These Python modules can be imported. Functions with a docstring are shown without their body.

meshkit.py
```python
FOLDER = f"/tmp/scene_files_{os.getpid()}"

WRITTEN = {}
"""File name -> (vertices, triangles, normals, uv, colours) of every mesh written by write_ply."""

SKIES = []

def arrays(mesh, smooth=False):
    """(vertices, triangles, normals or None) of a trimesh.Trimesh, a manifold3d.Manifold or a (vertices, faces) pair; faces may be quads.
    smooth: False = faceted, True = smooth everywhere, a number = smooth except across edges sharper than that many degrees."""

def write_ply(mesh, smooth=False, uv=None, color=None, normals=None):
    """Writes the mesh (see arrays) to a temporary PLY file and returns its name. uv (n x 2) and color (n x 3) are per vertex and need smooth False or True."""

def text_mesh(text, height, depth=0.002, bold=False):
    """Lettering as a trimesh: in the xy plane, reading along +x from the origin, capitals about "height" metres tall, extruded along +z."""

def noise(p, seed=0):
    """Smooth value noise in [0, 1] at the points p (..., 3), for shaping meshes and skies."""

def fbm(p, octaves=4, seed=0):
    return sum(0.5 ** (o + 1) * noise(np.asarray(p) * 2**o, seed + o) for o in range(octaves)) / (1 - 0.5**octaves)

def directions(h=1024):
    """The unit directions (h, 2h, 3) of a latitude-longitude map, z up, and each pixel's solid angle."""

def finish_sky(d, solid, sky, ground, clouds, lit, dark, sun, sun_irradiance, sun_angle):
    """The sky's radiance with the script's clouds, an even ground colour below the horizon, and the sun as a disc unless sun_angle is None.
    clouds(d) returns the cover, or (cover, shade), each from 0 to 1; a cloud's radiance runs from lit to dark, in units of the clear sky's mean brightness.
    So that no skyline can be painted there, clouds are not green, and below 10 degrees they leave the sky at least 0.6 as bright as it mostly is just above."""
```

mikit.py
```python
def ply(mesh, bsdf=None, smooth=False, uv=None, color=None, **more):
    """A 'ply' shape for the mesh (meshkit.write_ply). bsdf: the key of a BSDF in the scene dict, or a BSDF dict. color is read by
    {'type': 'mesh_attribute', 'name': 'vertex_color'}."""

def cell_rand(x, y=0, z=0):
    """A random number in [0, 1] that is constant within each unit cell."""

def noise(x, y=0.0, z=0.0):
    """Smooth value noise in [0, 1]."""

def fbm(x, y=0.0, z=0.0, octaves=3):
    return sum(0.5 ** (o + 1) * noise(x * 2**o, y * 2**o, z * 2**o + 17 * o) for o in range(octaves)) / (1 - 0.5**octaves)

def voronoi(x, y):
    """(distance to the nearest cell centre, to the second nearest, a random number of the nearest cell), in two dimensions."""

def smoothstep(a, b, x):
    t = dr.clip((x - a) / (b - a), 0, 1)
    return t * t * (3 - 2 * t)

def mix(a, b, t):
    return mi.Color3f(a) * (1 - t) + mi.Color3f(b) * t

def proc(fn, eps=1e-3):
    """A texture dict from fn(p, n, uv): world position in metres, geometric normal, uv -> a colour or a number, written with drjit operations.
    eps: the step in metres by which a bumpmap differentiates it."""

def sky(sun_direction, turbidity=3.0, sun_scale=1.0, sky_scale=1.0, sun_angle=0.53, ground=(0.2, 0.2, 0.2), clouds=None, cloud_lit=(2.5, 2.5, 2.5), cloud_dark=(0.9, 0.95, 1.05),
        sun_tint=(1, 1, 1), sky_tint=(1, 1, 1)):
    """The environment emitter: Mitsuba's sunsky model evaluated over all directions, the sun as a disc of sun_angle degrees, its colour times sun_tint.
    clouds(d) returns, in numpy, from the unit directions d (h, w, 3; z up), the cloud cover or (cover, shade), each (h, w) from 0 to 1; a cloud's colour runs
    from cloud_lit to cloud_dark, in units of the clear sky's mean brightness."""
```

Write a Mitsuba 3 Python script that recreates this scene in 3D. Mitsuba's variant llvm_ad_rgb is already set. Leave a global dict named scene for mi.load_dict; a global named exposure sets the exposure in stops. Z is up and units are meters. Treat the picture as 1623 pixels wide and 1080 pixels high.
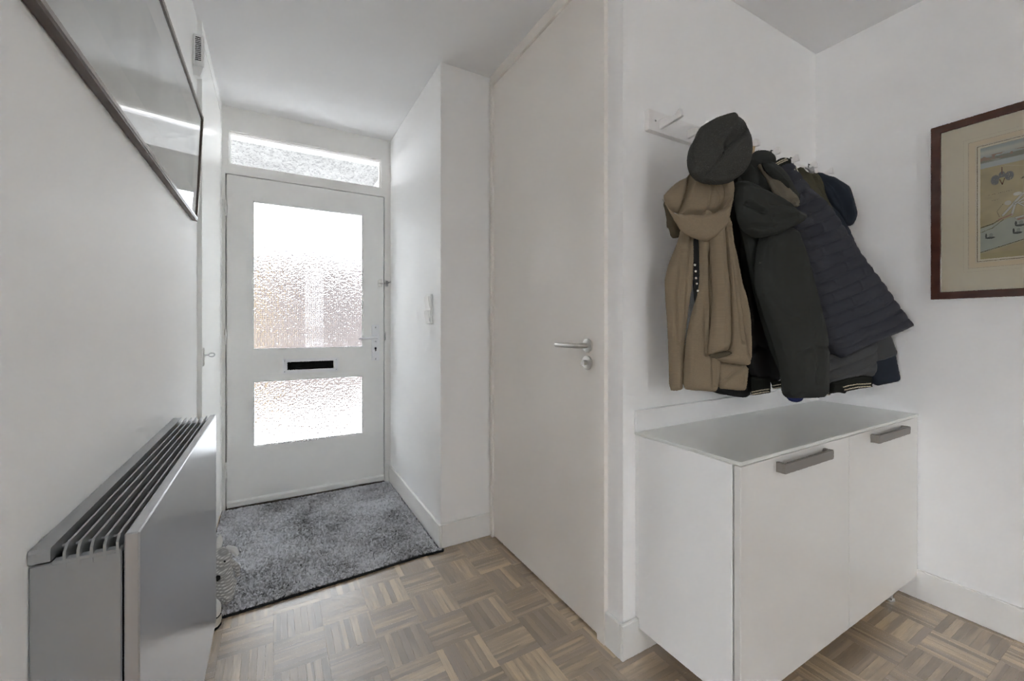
import math, random
import numpy as np, trimesh, shapely
from shapely.geometry import Polygon, box as sbox, Point, LineString
from scipy.spatial import Delaunay, ConvexHull
import drjit as dr
import mitsuba as mi
import mikit, meshkit
from mikit import noise, fbm, cell_rand, smoothstep, mix

T = mi.ScalarTransform4f
rng = np.random.default_rng(7)
scene, labels = {}, {}

# ------------------------------------------------------------------ camera, sky, exposure
YAW = math.atan(377.3 / 660.0)
FX, FY = math.sin(YAW), math.cos(YAW)
scene['camera'] = {'type': 'perspective', 'fov': math.degrees(2 * math.atan(811.5 / 660.0)), 'fov_axis': 'x',
                   'near_clip': 0.02, 'far_clip': 200.0, 'principal_point_offset_y': 22.8 / 1080.0,
                   'to_world': T().look_at(origin=[0, 0, 1.1], target=[FX, FY, 1.1], up=[0, 0, 1])}
exposure = 6.08
SKY = 1.0
scene['sky'] = mikit.sky([0.3, 0.5, 0.8], turbidity=5.0, sun_scale=0.0, sky_scale=SKY, ground=(0.45, 0.45, 0.45),
                         clouds=lambda d: (np.ones(d.shape[:2]), 0.15 + 0.2 * np.sin(3 * d[..., 0] + 2 * d[..., 1]) ** 2),
                         cloud_lit=(1.20, 1.25, 1.31), cloud_dark=(0.88, 0.92, 0.97))

# ------------------------------------------------------------------ materials
def rgb(r, g, b):
    return {'type': 'rgb', 'value': [r, g, b]}
def s2l(r, g, b):
    return [((c / 255 / 12.92) if c / 255 <= 0.04045 else ((c / 255 + 0.055) / 1.055) ** 2.4) for c in (r, g, b)]
def mat(name, color, rough=0.5, spec=0.4, two=True, bump=None, bscale=1.0, **kw):
    base = color if isinstance(color, dict) else rgb(*color)
    b = {'type': 'principled', 'base_color': base, 'roughness': rough, 'specular': spec, **kw}
    if bump is not None:
        b = {'type': 'bumpmap', 'nested_texture': bump, 'scale': bscale, 'bsdf': b}
    scene[name] = {'type': 'twosided', 'bsdf': b} if two else b
    return name

def wall_fn(base):
    def fn(p, n, uv):
        k = fbm(p.x * 1.3 + p.y * 1.1, p.z * 1.7, 3.0) - 0.5
        f = fbm(p.x * 9 + p.y * 8, p.z * 9, 8.0) - 0.5
        return mi.Color3f(*base) * (1 + 0.035 * k + 0.02 * f)
    return fn
WALL = mat('paint_wall', mikit.proc(wall_fn((0.86, 0.86, 0.855))), 0.55, 0.25)
CEIL = mat('paint_ceiling', (0.76, 0.76, 0.76), 0.8, 0.1)
FRAMEPAINT = mat('paint_frame', (0.80, 0.79, 0.765), 0.35, 0.4)
DOORPAINT = mat('paint_front_door', mikit.proc(wall_fn((0.82, 0.815, 0.795))), 0.32, 0.4)
CLOSETPAINT = mat('paint_closet', (0.84, 0.84, 0.82), 0.16, 0.5)
CREAM = mat('paint_cream', mikit.proc(wall_fn((0.85, 0.815, 0.77))), 0.4, 0.35)
SKIRT = mat('paint_skirting', (0.80, 0.795, 0.775), 0.35, 0.4)
GLOSSW = mat('gloss_white', (0.67, 0.655, 0.63), 0.12, 0.5, clearcoat=0.4, clearcoat_gloss=0.9)
SIDEW = mat('satin_white', (0.80, 0.80, 0.795), 0.3, 0.5)
TOPW = mat('glass_top', (0.62, 0.63, 0.605), 0.17, 1.0)
WHITEP = mat('white_plastic', (0.82, 0.82, 0.81), 0.25, 0.5)
BATTEN = mat('canopy_batten_paint', (0.36, 0.36, 0.36), 0.7, 0.2)
HANDLEM = mat('brushed_bronze', (0.21, 0.195, 0.175), 0.38, 0.5, metallic=0.45)
STEEL = mat('satin_steel', (0.60, 0.58, 0.55), 0.28, 0.5, metallic=0.95)
CHROME = mat('chrome', (0.75, 0.75, 0.75), 0.12, 0.5, metallic=1.0)
ALUP = mat('aluminium_paint_plate', (0.80, 0.80, 0.82), 0.4, 0.5)
BLACK = mat('black_void', (0.012, 0.012, 0.012), 0.9, 0.1)
BRISTLE = mat('black_bristle', (0.015, 0.015, 0.015), 0.8, 0.1)
SILL = mat('sill_wood', (0.06, 0.05, 0.042), 0.6, 0.3)
SCREW = mat('screw_metal', (0.30, 0.30, 0.30), 0.35, 0.5, metallic=0.8)
RADM = mat('radiator_silver', (0.36, 0.37, 0.375), 0.36, 0.5, metallic=0.45)
RADP = mat('radiator_panel_silver', (0.50, 0.505, 0.52), 0.26, 0.6, metallic=0.7)
RADD = mat('radiator_inside', (0.05, 0.05, 0.05), 0.7, 0.2)

P0X, P0Y, BLK, NS = 0.795, 1.19, 0.1594, 7
def wood_fn(p, n, uv):
    u, v = (p.x - P0X) / BLK, (p.y - P0Y) / BLK
    bx, by = dr.floor(u), dr.floor(v)
    par = (bx + by) * 0.5 - dr.floor((bx + by) * 0.5)
    hor = par > 0.25                                  # slats along x
    fu, fv = u - bx, v - by
    across = dr.select(hor, fv, fu) * NS
    along = dr.select(hor, fu, fv)
    si = dr.floor(across)
    r = cell_rand(bx * 7 + si, by, 3)
    r2 = cell_rand(bx * 7 + si, by, 11)
    rb = cell_rand(bx, by, 21)
    g = fbm(along * 1.6 + r * 40, across * 1.8 + r2 * 60, 2.0, 4)
    fine = noise(along * 6 + r * 90, across * 16 + r2 * 33, 5.0)
    sap = smoothstep(0.55, 0.75, noise(along * 0.7 + r * 17, across * 1.6 + r2 * 29, 9.0))
    t = dr.clip(0.50 * r + 0.35 * rb + 0.45 * (g - 0.5), 0, 1)
    c = mix(mi.Color3f(*WD0), mi.Color3f(*WD1), smoothstep(0.05, 0.6, t))
    c = mix(c, mi.Color3f(*WD2), smoothstep(0.5, 0.85, t))
    c = mix(c, mi.Color3f(*WD2) * 1.1, sap * 0.6 * smoothstep(0.3, 0.8, r2))
    c = mix(c, mi.Color3f(*WD3), smoothstep(0.75, 0.9, r2) * 0.6)
    return c * (0.94 + 0.12 * fine)
WD0, WD1, WD2, WD3 = (0.225, 0.155, 0.082), (0.35, 0.25, 0.145), (0.58, 0.44, 0.265), (0.29, 0.21, 0.145)
mat('parquet_oak_base', mikit.proc(wood_fn), 0.33, 1.0, two=False)
scene['parquet_varnish'] = {'type': 'roughconductor', 'alpha': 0.33, 'material': 'none', 'specular_reflectance': rgb(0.95, 0.96, 1.0)}
scene['parquet_oak'] = {'type': 'twosided', 'bsdf': {'type': 'blendbsdf', 'weight': 0.19, 'a': {'type': 'ref', 'id': 'parquet_oak_base'}, 'b': {'type': 'ref', 'id': 'parquet_varnish'}}}
WOOD = 'parquet_oak'
SUBFLOOR = mat('subfloor', (0.10, 0.07, 0.045), 0.7, 0.2)

# ------------------------------------------------------------------ helpers
def numbered(key):
    if key not in scene: return key
    i = 1
    while '%s_%03d' % (key, i) in scene: i += 1
    return '%s_%03d' % (key, i)
def tag(key, label=None, cat=None, kind=None, group=None):
    d = labels.setdefault(key, {})
    if label: d['label'] = label
    if cat: d['category'] = cat
    if kind: d['kind'] = kind
    if group: d['group'] = group
def put(key, mesh, bsdf, smooth=False, label=None, cat=None, kind=None, group=None, **kw):
    key = numbered(key)
    scene[key] = mikit.ply(mesh, bsdf, smooth=smooth, **kw)
    if label or cat or kind or group: tag(key, label, cat, kind, group)
    return key
def hull(pts):
    pts = np.asarray(pts, float)
    h = ConvexHull(pts)
    m = trimesh.Trimesh(pts, h.simplices, process=False)
    f = m.faces.copy(); c = pts[h.vertices].mean(0)
    n = np.cross(pts[f[:, 1]] - pts[f[:, 0]], pts[f[:, 2]] - pts[f[:, 0]])
    flip = ((pts[f].mean(1) - c) * n).sum(1) < 0
    f[flip] = f[flip][:, ::-1]
    m = trimesh.Trimesh(pts, f, process=False); m.remove_unreferenced_vertices()
    return m
def rbox(x0, x1, y0, y1, z0, z1, r=0.0015):
    lo, hi = np.array([x0, y0, z0]), np.array([x1, y1, z1])
    lo, hi = np.minimum(lo, hi), np.maximum(lo, hi)
    r = min(r, (hi - lo).min() * 0.45)
    pts = []
    for sx in (0, 1):
        for sy in (0, 1):
            for sz in (0, 1):
                c = np.where([sx, sy, sz], hi, lo); d = np.where([sx, sy, sz], -1, 1)
                for a in range(3):
                    q = c + d * r; q[a] = c[a]; pts.append(q)
    return hull(pts)
def pbox(x0, x1, y0, y1, z0, z1):
    m = trimesh.creation.box((abs(x1 - x0), abs(y1 - y0), abs(z1 - z0)))
    m.apply_translation(((x0 + x1) / 2, (y0 + y1) / 2, (z0 + z1) / 2)); return m
def cat(*ms):
    return trimesh.util.concatenate(list(ms))
def tube(path, r, sides=12, caps=True):
    p = np.asarray(path, float); n = len(p)
    rr = np.broadcast_to(np.asarray(r, float), (n,))
    t = np.gradient(p, axis=0); t /= np.linalg.norm(t, axis=1, keepdims=True) + 1e-12
    a = np.array([0, 0, 1.0]) if abs(t[0][2]) < 0.9 else np.array([1.0, 0, 0])
    V = []
    for i in range(n):
        a = a - t[i] * (a @ t[i]); a /= np.linalg.norm(a); b = np.cross(t[i], a)
        ang = np.arange(sides) * 2 * np.pi / sides
        V.append(p[i] + rr[i] * (np.cos(ang)[:, None] * a + np.sin(ang)[:, None] * b))
    V = np.vstack(V); F = []
    for i in range(n - 1):
        for j in range(sides):
            k = (j + 1) % sides; A, B, C, D = i * sides + j, i * sides + k, (i + 1) * sides + k, (i + 1) * sides + j
            F += [[A, B, C], [A, C, D]]
    if caps:
        V = np.vstack([V, p[:1], p[-1:]]); c0, c1 = len(V) - 2, len(V) - 1
        for j in range(sides):
            k = (j + 1) % sides
            F += [[c0, k, j], [c1, (n - 1) * sides + j, (n - 1) * sides + k]]
    return trimesh.Trimesh(V, np.array(F), process=False)
def lathe(profile, axis_from, axis_to, sides=32):
    """profile: (radius, distance along axis) pairs"""
    o, q = np.asarray(axis_from, float), np.asarray(axis_to, float); w = (q - o) / np.linalg.norm(q - o)
    a = np.cross(w, [0, 0, 1] if abs(w[2]) < 0.9 else [1, 0, 0]); a /= np.linalg.norm(a); b = np.cross(w, a)
    ang = np.arange(sides) * 2 * np.pi / sides; V = []
    for r, d in profile:
        V.append(o + w * d + max(r, 1e-5) * (np.cos(ang)[:, None] * a + np.sin(ang)[:, None] * b))
    V = np.vstack(V); F = []
    for i in range(len(profile) - 1):
        for j in range(sides):
            k = (j + 1) % sides; A, B, C, D = i * sides + j, i * sides + k, (i + 1) * sides + k, (i + 1) * sides + j
            F += [[A, B, C], [A, C, D]]
    return trimesh.Trimesh(V, np.array(F), process=False)
def screw(at, axis, r=0.004):
    at = np.asarray(at, float)
    return lathe([(0.0, 0.0018), (r * 0.6, 0.0016), (r, 0.0004), (r, -0.001)], at, at + np.asarray(axis, float), 12)
def prism_xz(poly, y0, y1):
    """shapely polygon in (x, z) extruded from y0 to y1"""
    m = trimesh.creation.extrude_polygon(poly, y1 - y0)
    v = m.vertices.copy(); m.vertices = np.stack([v[:, 0], y1 - v[:, 2], v[:, 1]], 1)
    if m.volume < 0: m.invert()
    return m
def prism_yz(poly, x0, x1):
    m = trimesh.creation.extrude_polygon(poly, x1 - x0)
    v = m.vertices.copy(); m.vertices = np.stack([x0 + v[:, 2], v[:, 0], v[:, 1]], 1)
    if m.volume < 0: m.invert()
    return m
def rect(x0, x1, z0, z1): return sbox(x0, z0, x1, z1)

# ------------------------------------------------------------------ the setting
CZ = 2.41
LWY, FLX = 0.60, -3.3      # the left wall ends here; the room goes on to the left behind it
LX, CLX, NX, MX, RX = -0.285, -0.268, 0.718, 1.003, 2.265
FYD, SY, CY, BY = 2.99, 1.968, 1.015, -2.8
WX0, WX1 = 0.45, 0.9
put('wall_left', pbox(LX - 0.12, LX, LWY, 2.212, -0.1, CZ), WALL, label='white painted hall wall behind the silver radiator', cat='wall', kind='structure')
put('wall_nook', pbox(NX, MX + 0.1, SY, FYD + 0.1, -0.1, CZ), WALL, label='white wall block right of the front door carrying the light switch', cat='wall', kind='structure')
put('wall_coats', pbox(MX, RX + 0.12, CY, CY + 0.1, -0.1, CZ), WALL, label='white wall behind the coat rack and cabinet', cat='wall', kind='structure')
put('wall_right', pbox(RX, RX + 0.12, BY, CY, -0.1, CZ), WALL, label='white wall on the right with the framed map', cat='wall', kind='structure')
put('wall_inner', cat(pbox(MX, MX + 0.1, CY + 0.1, 1.087, -0.1, CZ), pbox(MX, MX + 0.1, 1.956, SY, -0.1, CZ)), WALL, label='narrow white wall beside the tall cream door', cat='wall', kind='structure')
wl = sbox(BY - 0.15, -0.1, LWY + 0.12, CZ).difference(sbox(-1.00, 0.70, 0.15, 2.15))
put('wall_far_left', prism_yz(wl, FLX - 0.15, FLX), WALL, label='white wall out of view to the left, with an opening added for daylight', cat='wall', kind='structure')
put('wall_return', pbox(FLX, LX - 0.12, LWY, LWY + 0.12, -0.1, CZ), WALL, label='white wall turning left at the end of the radiator wall', cat='wall', kind='structure')
wo = rect(FLX, RX + 0.12, -0.1, CZ).difference(rect(WX0, WX1, 0.25, 2.28))
put('wall_rear', prism_xz(wo, BY - 0.15, BY), WALL, label='white wall behind the camera, with a narrow opening added for daylight', cat='wall', kind='structure')
put('ceiling', pbox(FLX - 0.15, RX + 0.12, BY - 0.15, FYD + 0.1, CZ, CZ + 0.12), CEIL, label='plain white ceiling', cat='ceiling', kind='structure')
put('floor', pbox(FLX - 0.15, RX + 0.12, BY - 0.15, FYD + 0.1, -0.1, -0.009), SUBFLOOR, label='oak mosaic parquet floor laid in a basket weave', cat='floor', kind='structure')

# parquet strips: each its own piece; the 300 that show largest are parts of their own
def project(p):
    q = np.asarray(p, float) - [0, 0, 1.1]
    dep = q[..., 0] * FX + q[..., 1] * FY
    return 811.5 + 660 * (q[..., 0] * FY - q[..., 1] * FX) / dep, 517.2 - 660 * q[..., 2] / dep, dep
SW, SL = BLK / NS - 0.00025, BLK - 0.00025
def strip_mesh(l, w):
    c = 0.0001
    V = np.array([[-l / 2, -w / 2, -0.009], [l / 2, -w / 2, -0.009], [l / 2, w / 2, -0.009], [-l / 2, w / 2, -0.009],
                  [-l / 2, -w / 2, -c], [l / 2, -w / 2, -c], [l / 2, w / 2, -c], [-l / 2, w / 2, -c],
                  [-l / 2 + c, -w / 2 + c, 0], [l / 2 - c, -w / 2 + c, 0], [l / 2 - c, w / 2 - c, 0], [-l / 2 + c, w / 2 - c, 0]])
    F = []
    for b in (0, 4):
        for j in range(4):
            k = (j + 1) % 4; F += [[b + j, b + k, b + 4 + k], [b + j, b + 4 + k, b + 4 + j]]
    F += [[8, 9, 10], [8, 10, 11]]
    return V, np.array(F)
SV, SF = strip_mesh(SL, SW)
strips = []
for bx in range(-26, 12):
    for by in range(-26, 12):
        hor = (bx + by) % 2 == 1
        for s in range(NS):
            cx, cy = P0X + (bx + 0.5) * BLK, P0Y + (by + 0.5) * BLK
            off = ((s + 0.5) / NS - 0.5) * BLK
            x, y = (cx, cy + off) if hor else (cx + off, cy)
            hx, hy = (BLK / 2, SW / 2) if hor else (SW / 2, BLK / 2)
            # cut away what falls inside walls
            if x - hx > RX or x + hx < FLX or y + hy < BY or y - hy > FYD: continue
            if x + hx < LX and y + hy > LWY: continue
            if x - hx > NX and y - hy > SY: continue
            if x - hx > MX and y - hy > CY: continue
            strips.append((x, y, hor, rng.uniform(-0.00005, 0.00005)))
radpoly = Polygon([(47, 870), (340, 662), (340, 985), (318, 1080), (47, 1080)])
cabpoly = Polygon([(1006, 684), (1176, 733), (1457, 655), (1457, 912), (1240, 1080), (1115, 1080), (1006, 990)])
def shown(x, y, hor):
    hx, hy = (BLK / 2, SW / 2) if hor else (SW / 2, BLK / 2)
    c = np.array([[x - hx, y - hy, 0], [x + hx, y - hy, 0], [x + hx, y + hy, 0], [x - hx, y + hy, 0]])
    px, py, dep = project(c)
    if dep.min() < 0.4: return 0.0
    if y > 1.93 and x < NX: return 0.0
    q = Polygon(np.stack([px, py], 1))
    if not q.is_valid: return 0.0
    q = q.intersection(sbox(0, 0, 1623, 1080)).difference(radpoly).difference(cabpoly)
    return q.area
area = np.array([shown(*s[:3]) for s in strips])
order = np.argsort(-area, kind='stable')
unit = mikit.ply((SV, SF), WOOD)
chosen = [i for i in order[:300] if area[i] > 20]
for i in sorted(chosen):
    x, y, hor, dz = strips[i]
    t = T().translate([x, y, dz])
    if not hor: t = t @ T().rotate([0, 0, 1], 90)
    scene[numbered('floor__parquet_strip')] = {**unit, 'to_world': t}
rest = [i for i in range(len(strips)) if i not in set(chosen)]
VV, FF = [], []
for k, i in enumerate(rest):
    x, y, hor, dz = strips[i]
    v = SV.copy()
    if not hor: v = v[:, [1, 0, 2]] * [-1, 1, 1]
    VV.append(v + [x, y, dz]); FF.append(SF + 12 * k)
put('floor__parquet_field', (np.vstack(VV), np.vstack(FF)), WOOD, kind='stuff', label='remaining parquet strips of the floor')

# skirting boards
def skirt(key, x0, x1, y0, y1, label):
    put(key, rbox(x0, x1, y0, y1, 0.0005, 0.118, 0.003), SKIRT, label=label, cat='skirting board', kind='structure')
skirt('baseboard_nook', NX - 0.013, NX, SY - 0.013, FYD, 'white skirting board along the nook wall beside the grey mat')
skirt('baseboard_stub', NX + 0.0003, 0.986, SY - 0.013, SY, 'cream white skirting board between the mat corner and the tall cream door')
skirt('baseboard_corner', MX - 0.016, MX, CY - 0.0005, 1.0865, 'short white skirting at the wall end right of the tall cream door')
skirt('baseboard_coats', MX - 0.016, RX - 0.0145, CY - 0.015, CY - 0.0008, 'white skirting board running under the wall cabinet')
skirt('baseboard_right', RX - 0.014, RX, BY, CY, 'white skirting board on the right wall beside the cabinet')
skirt('baseboard_left', LX, LX + 0.012, LWY + 0.002, 0.78, 'white skirting board on the left wall nearer than the radiator')

# unseen windows, added and sized to bring daylight into the hall
scene['clear_glass'] = {'type': 'thindielectric', 'int_ior': 1.5}
ym = BY - 0.1
put('window_2', cat(*[pbox(WX0, WX1, ym, ym + 0.06, a, b) for a, b in ((0.25, 0.31), (2.22, 2.28))],
    *[pbox(a, a + 0.06, ym, ym + 0.06, 0.31, 2.22) for a in (WX0, WX1 - 0.06)]), FRAMEPAINT, label='white framed window added behind the camera for daylight', cat='window', kind='structure')
def quad(a, b, c, d): return (np.array([a, b, c, d], float), np.array([[0, 1, 2], [0, 2, 3]]))
put('window_2__pane', quad((WX0 + 0.06, ym + 0.03, 0.31), (WX1 - 0.06, ym + 0.03, 0.31), (WX1 - 0.06, ym + 0.03, 2.22), (WX0 + 0.06, ym + 0.03, 2.22)), 'clear_glass')
xm = FLX - 0.1
put('window_3', cat(*[pbox(xm, xm + 0.06, -1.00, 0.15, a, b) for a, b in ((0.70, 0.76), (2.09, 2.15))],
    *[pbox(xm, xm + 0.06, a, a + 0.06, 0.76, 2.09) for a in (-1.00, 0.09)]), FRAMEPAINT, label='white framed window added out of view to the left for daylight', cat='window', kind='structure')
for a, b in ((-0.94, 0.09),):
    put('window_3__pane', quad((xm + 0.03, a, 0.76), (xm + 0.03, b, 0.76), (xm + 0.03, b, 2.09), (xm + 0.03, a, 2.09)), 'clear_glass')

# ------------------------------------------------------------------ front door set
fr = rect(CLX - 0.1, NX, -0.05, CZ).difference(rect(-0.2505, 0.6755, -0.06, 2.0095)).difference(rect(-0.238, 0.655, 2.066, 2.268))
put('trim_1', cat(prism_xz(fr, FYD, FYD + 0.10),
    pbox(-0.2505, -0.236, FYD + 0.0424, FYD + 0.1, 0.0, 2.0095), pbox(0.661, 0.6755, FYD + 0.0424, FYD + 0.1, 0, 2.0095), pbox(-0.25, 0.675, FYD + 0.0424, FYD + 0.1, 1.995, 2.0095),
    pbox(-0.2505, 0.6755, FYD + 0.0424, FYD + 0.1, -0.04, 0.03)),
    FRAMEPAINT, label='off white wooden frame around the front door and transom light', cat='door frame', kind='structure')
def ring(x0, x1, z0, z1, w, y0, y1):
    return prism_xz(rect(x0, x1, z0, z1).difference(rect(x0 + w, x1 - w, z0 + w, z1 - w)), y0, y1)
put('trim_1__bead', ring(-0.2375, 0.6545, 2.0665, 2.2675, 0.008, FYD + 0.012, FYD + 0.05), FRAMEPAINT)
put('trim_1__threshold', rbox(-0.2505, 0.6755, FYD - 0.012, FYD + 0.1, 0.0, 0.012), SILL, label='dark worn wooden threshold')
put('trim_1__strike_plate', rbox(0.677, 0.684, FYD - 0.002, FYD + 0.004, 1.00, 1.055), SCREW, label='small metal strike plate')
tp = quad((-0.2295, FYD + 0.03, 2.0745), (0.6465, FYD + 0.03, 2.0745), (0.6465, FYD + 0.03, 2.2595), (-0.2295, FYD + 0.03, 2.2595))
put('window_1', ring(-0.2295, 0.6465, 2.0745, 2.2595, 0.004, FYD + 0.024, FYD + 0.036), FRAMEPAINT, label='narrow horizontal transom light above the front door', cat='window', kind='structure')
put('window_1__pane', tp, 'clear_glass')

DX0, DX1, DZ0, DZ1 = -0.2430, 0.671, 0.018, 2.006
G1, G2 = (-0.112, 0.532, 0.955, 1.866), (-0.111, 0.532, 0.360, 0.7615)
SLOT = (0.0735, 0.345, 0.821, 0.872)
leaf = rect(DX0, DX1, DZ0, DZ1)
for g in (G1, G2): leaf = leaf.difference(rect(*g))
leaf = leaf.difference(rect(*SLOT))
put('door_1', prism_xz(leaf, FYD + 0.002, FYD + 0.042), DOORPAINT, label='white wooden front door with two obscured glass panes and a letter slot', cat='door', kind='structure')
for g in (G1, G2):
    put('door_1__glazing_bead', prism_xz(rect(*g).difference(rect(g[0] + 0.006, g[1] - 0.006, g[2] + 0.007, g[3] - 0.006)), FYD + 0.008, FYD + 0.018), WHITEP)
put('door_1__weather_strip', prism_yz(Polygon([(FYD + 0.002, 0.016), (FYD - 0.007, 0.016), (FYD - 0.009, 0.022), (FYD - 0.009, 0.046), (FYD + 0.002, 0.056)]), DX0, DX1), DOORPAINT, label='raised strip along the foot of the door')
for x in (-0.18, 0.05, 0.30, 0.58):
    put('door_1__screw', screw((x, FYD - 0.009, 0.034), (0, -1, 0), 0.004), FRAMEPAINT)
def hinge(zc):
    ms = []
    hh = 0.095
    for i in range(5):
        a = zc - hh / 2 + i * hh / 5
        ms.append(lathe([(0, 0), (0.0075, 0.0005), (0.0075, hh / 5 - 0.0015), (0, hh / 5 - 0.001)], (-0.2485, FYD - 0.006, a), (-0.2485, FYD - 0.006, a + 1), 14))
    ms += [rbox(-0.270, -0.2495, FYD - 0.003, FYD + 0.001, zc - hh / 2, zc + hh / 2, 0.001)]
    return cat(*ms)
for z in (1.805, 1.035, 0.243):
    put('door_1__hinge', hinge(z), FRAMEPAINT, smooth=30)
# letter slot
pl = rect(0.047, 0.373, 0.800, 0.889).difference(rect(*SLOT))
k = put('door_1__letter_plate', prism_xz(pl, FYD - 0.003, FYD + 0.002), ALUP, label='white metal plate around the letter slot')
for x in (0.058, 0.361):
    for z in (0.812, 0.877):
        put('door_1__letter_plate__screw', screw((x, FYD - 0.003, z), (0, -1, 0), 0.003), SCREW)
bm = []
for row, (za, zb) in enumerate(((SLOT[2], SLOT[2] + 0.027), (SLOT[3] - 0.027, SLOT[3]))):
    for i in range(150):
        x = SLOT[0] + (i + rng.uniform(0, 0.6)) * (SLOT[1] - SLOT[0]) / 151
        z0_, z1_ = (za, zb + rng.uniform(-0.003, 0.002)) if row == 0 else (za - rng.uniform(-0.003, 0.002), zb)
        bm.append(pbox(x, x + 0.0013, FYD + 0.012 + rng.uniform(0, 0.006), FYD + 0.02, z0_, z1_))
put('door_1__slot_brush', cat(*bm), BRISTLE, kind='stuff', label='black bristle brush inside the letter slot')
put('door_1__slot_flap', pbox(SLOT[0] - 0.002, SLOT[1] + 0.002, FYD + 0.034, FYD + 0.038, SLOT[2] - 0.002, SLOT[3] + 0.002), BLACK)
# handle plate and lever
put('door_1__handle_plate', rbox(0.588, 0.640, FYD - 0.005, FYD + 0.002, 0.860, 1.110, 0.0015), ALUP, label='long pale metal lock plate')
for z in (1.090, 0.992, 0.872):
    put('door_1__handle_plate__screw', screw((0.614, FYD - 0.005, z), (0, -1, 0), 0.0045), SCREW)
put('door_1__handle_plate__keyhole', cat(lathe([(0, 0.0015), (0.0065, 0.0015), (0.0075, 0)], (0.614, FYD - 0.005, 0.946), (0.614, FYD - 1, 0.946), 16),
    pbox(0.6105, 0.6175, FYD - 0.0062, FYD - 0.004, 0.926, 0.944)), BLACK)
put('door_1__lever', cat(tube([(0.614, FYD - 0.004, 1.020), (0.614, FYD - 0.045, 1.020)], 0.009, 14),
    tube([(0.618, FYD - 0.045, 1.020), (0.600, FYD - 0.048, 1.020), (0.52, FYD - 0.048, 1.014), (0.497, FYD - 0.047, 1.013)], [0.009, 0.009, 0.0085, 0.007], 14)), ALUP, smooth=40, label='pale lever handle pointing left')
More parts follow.
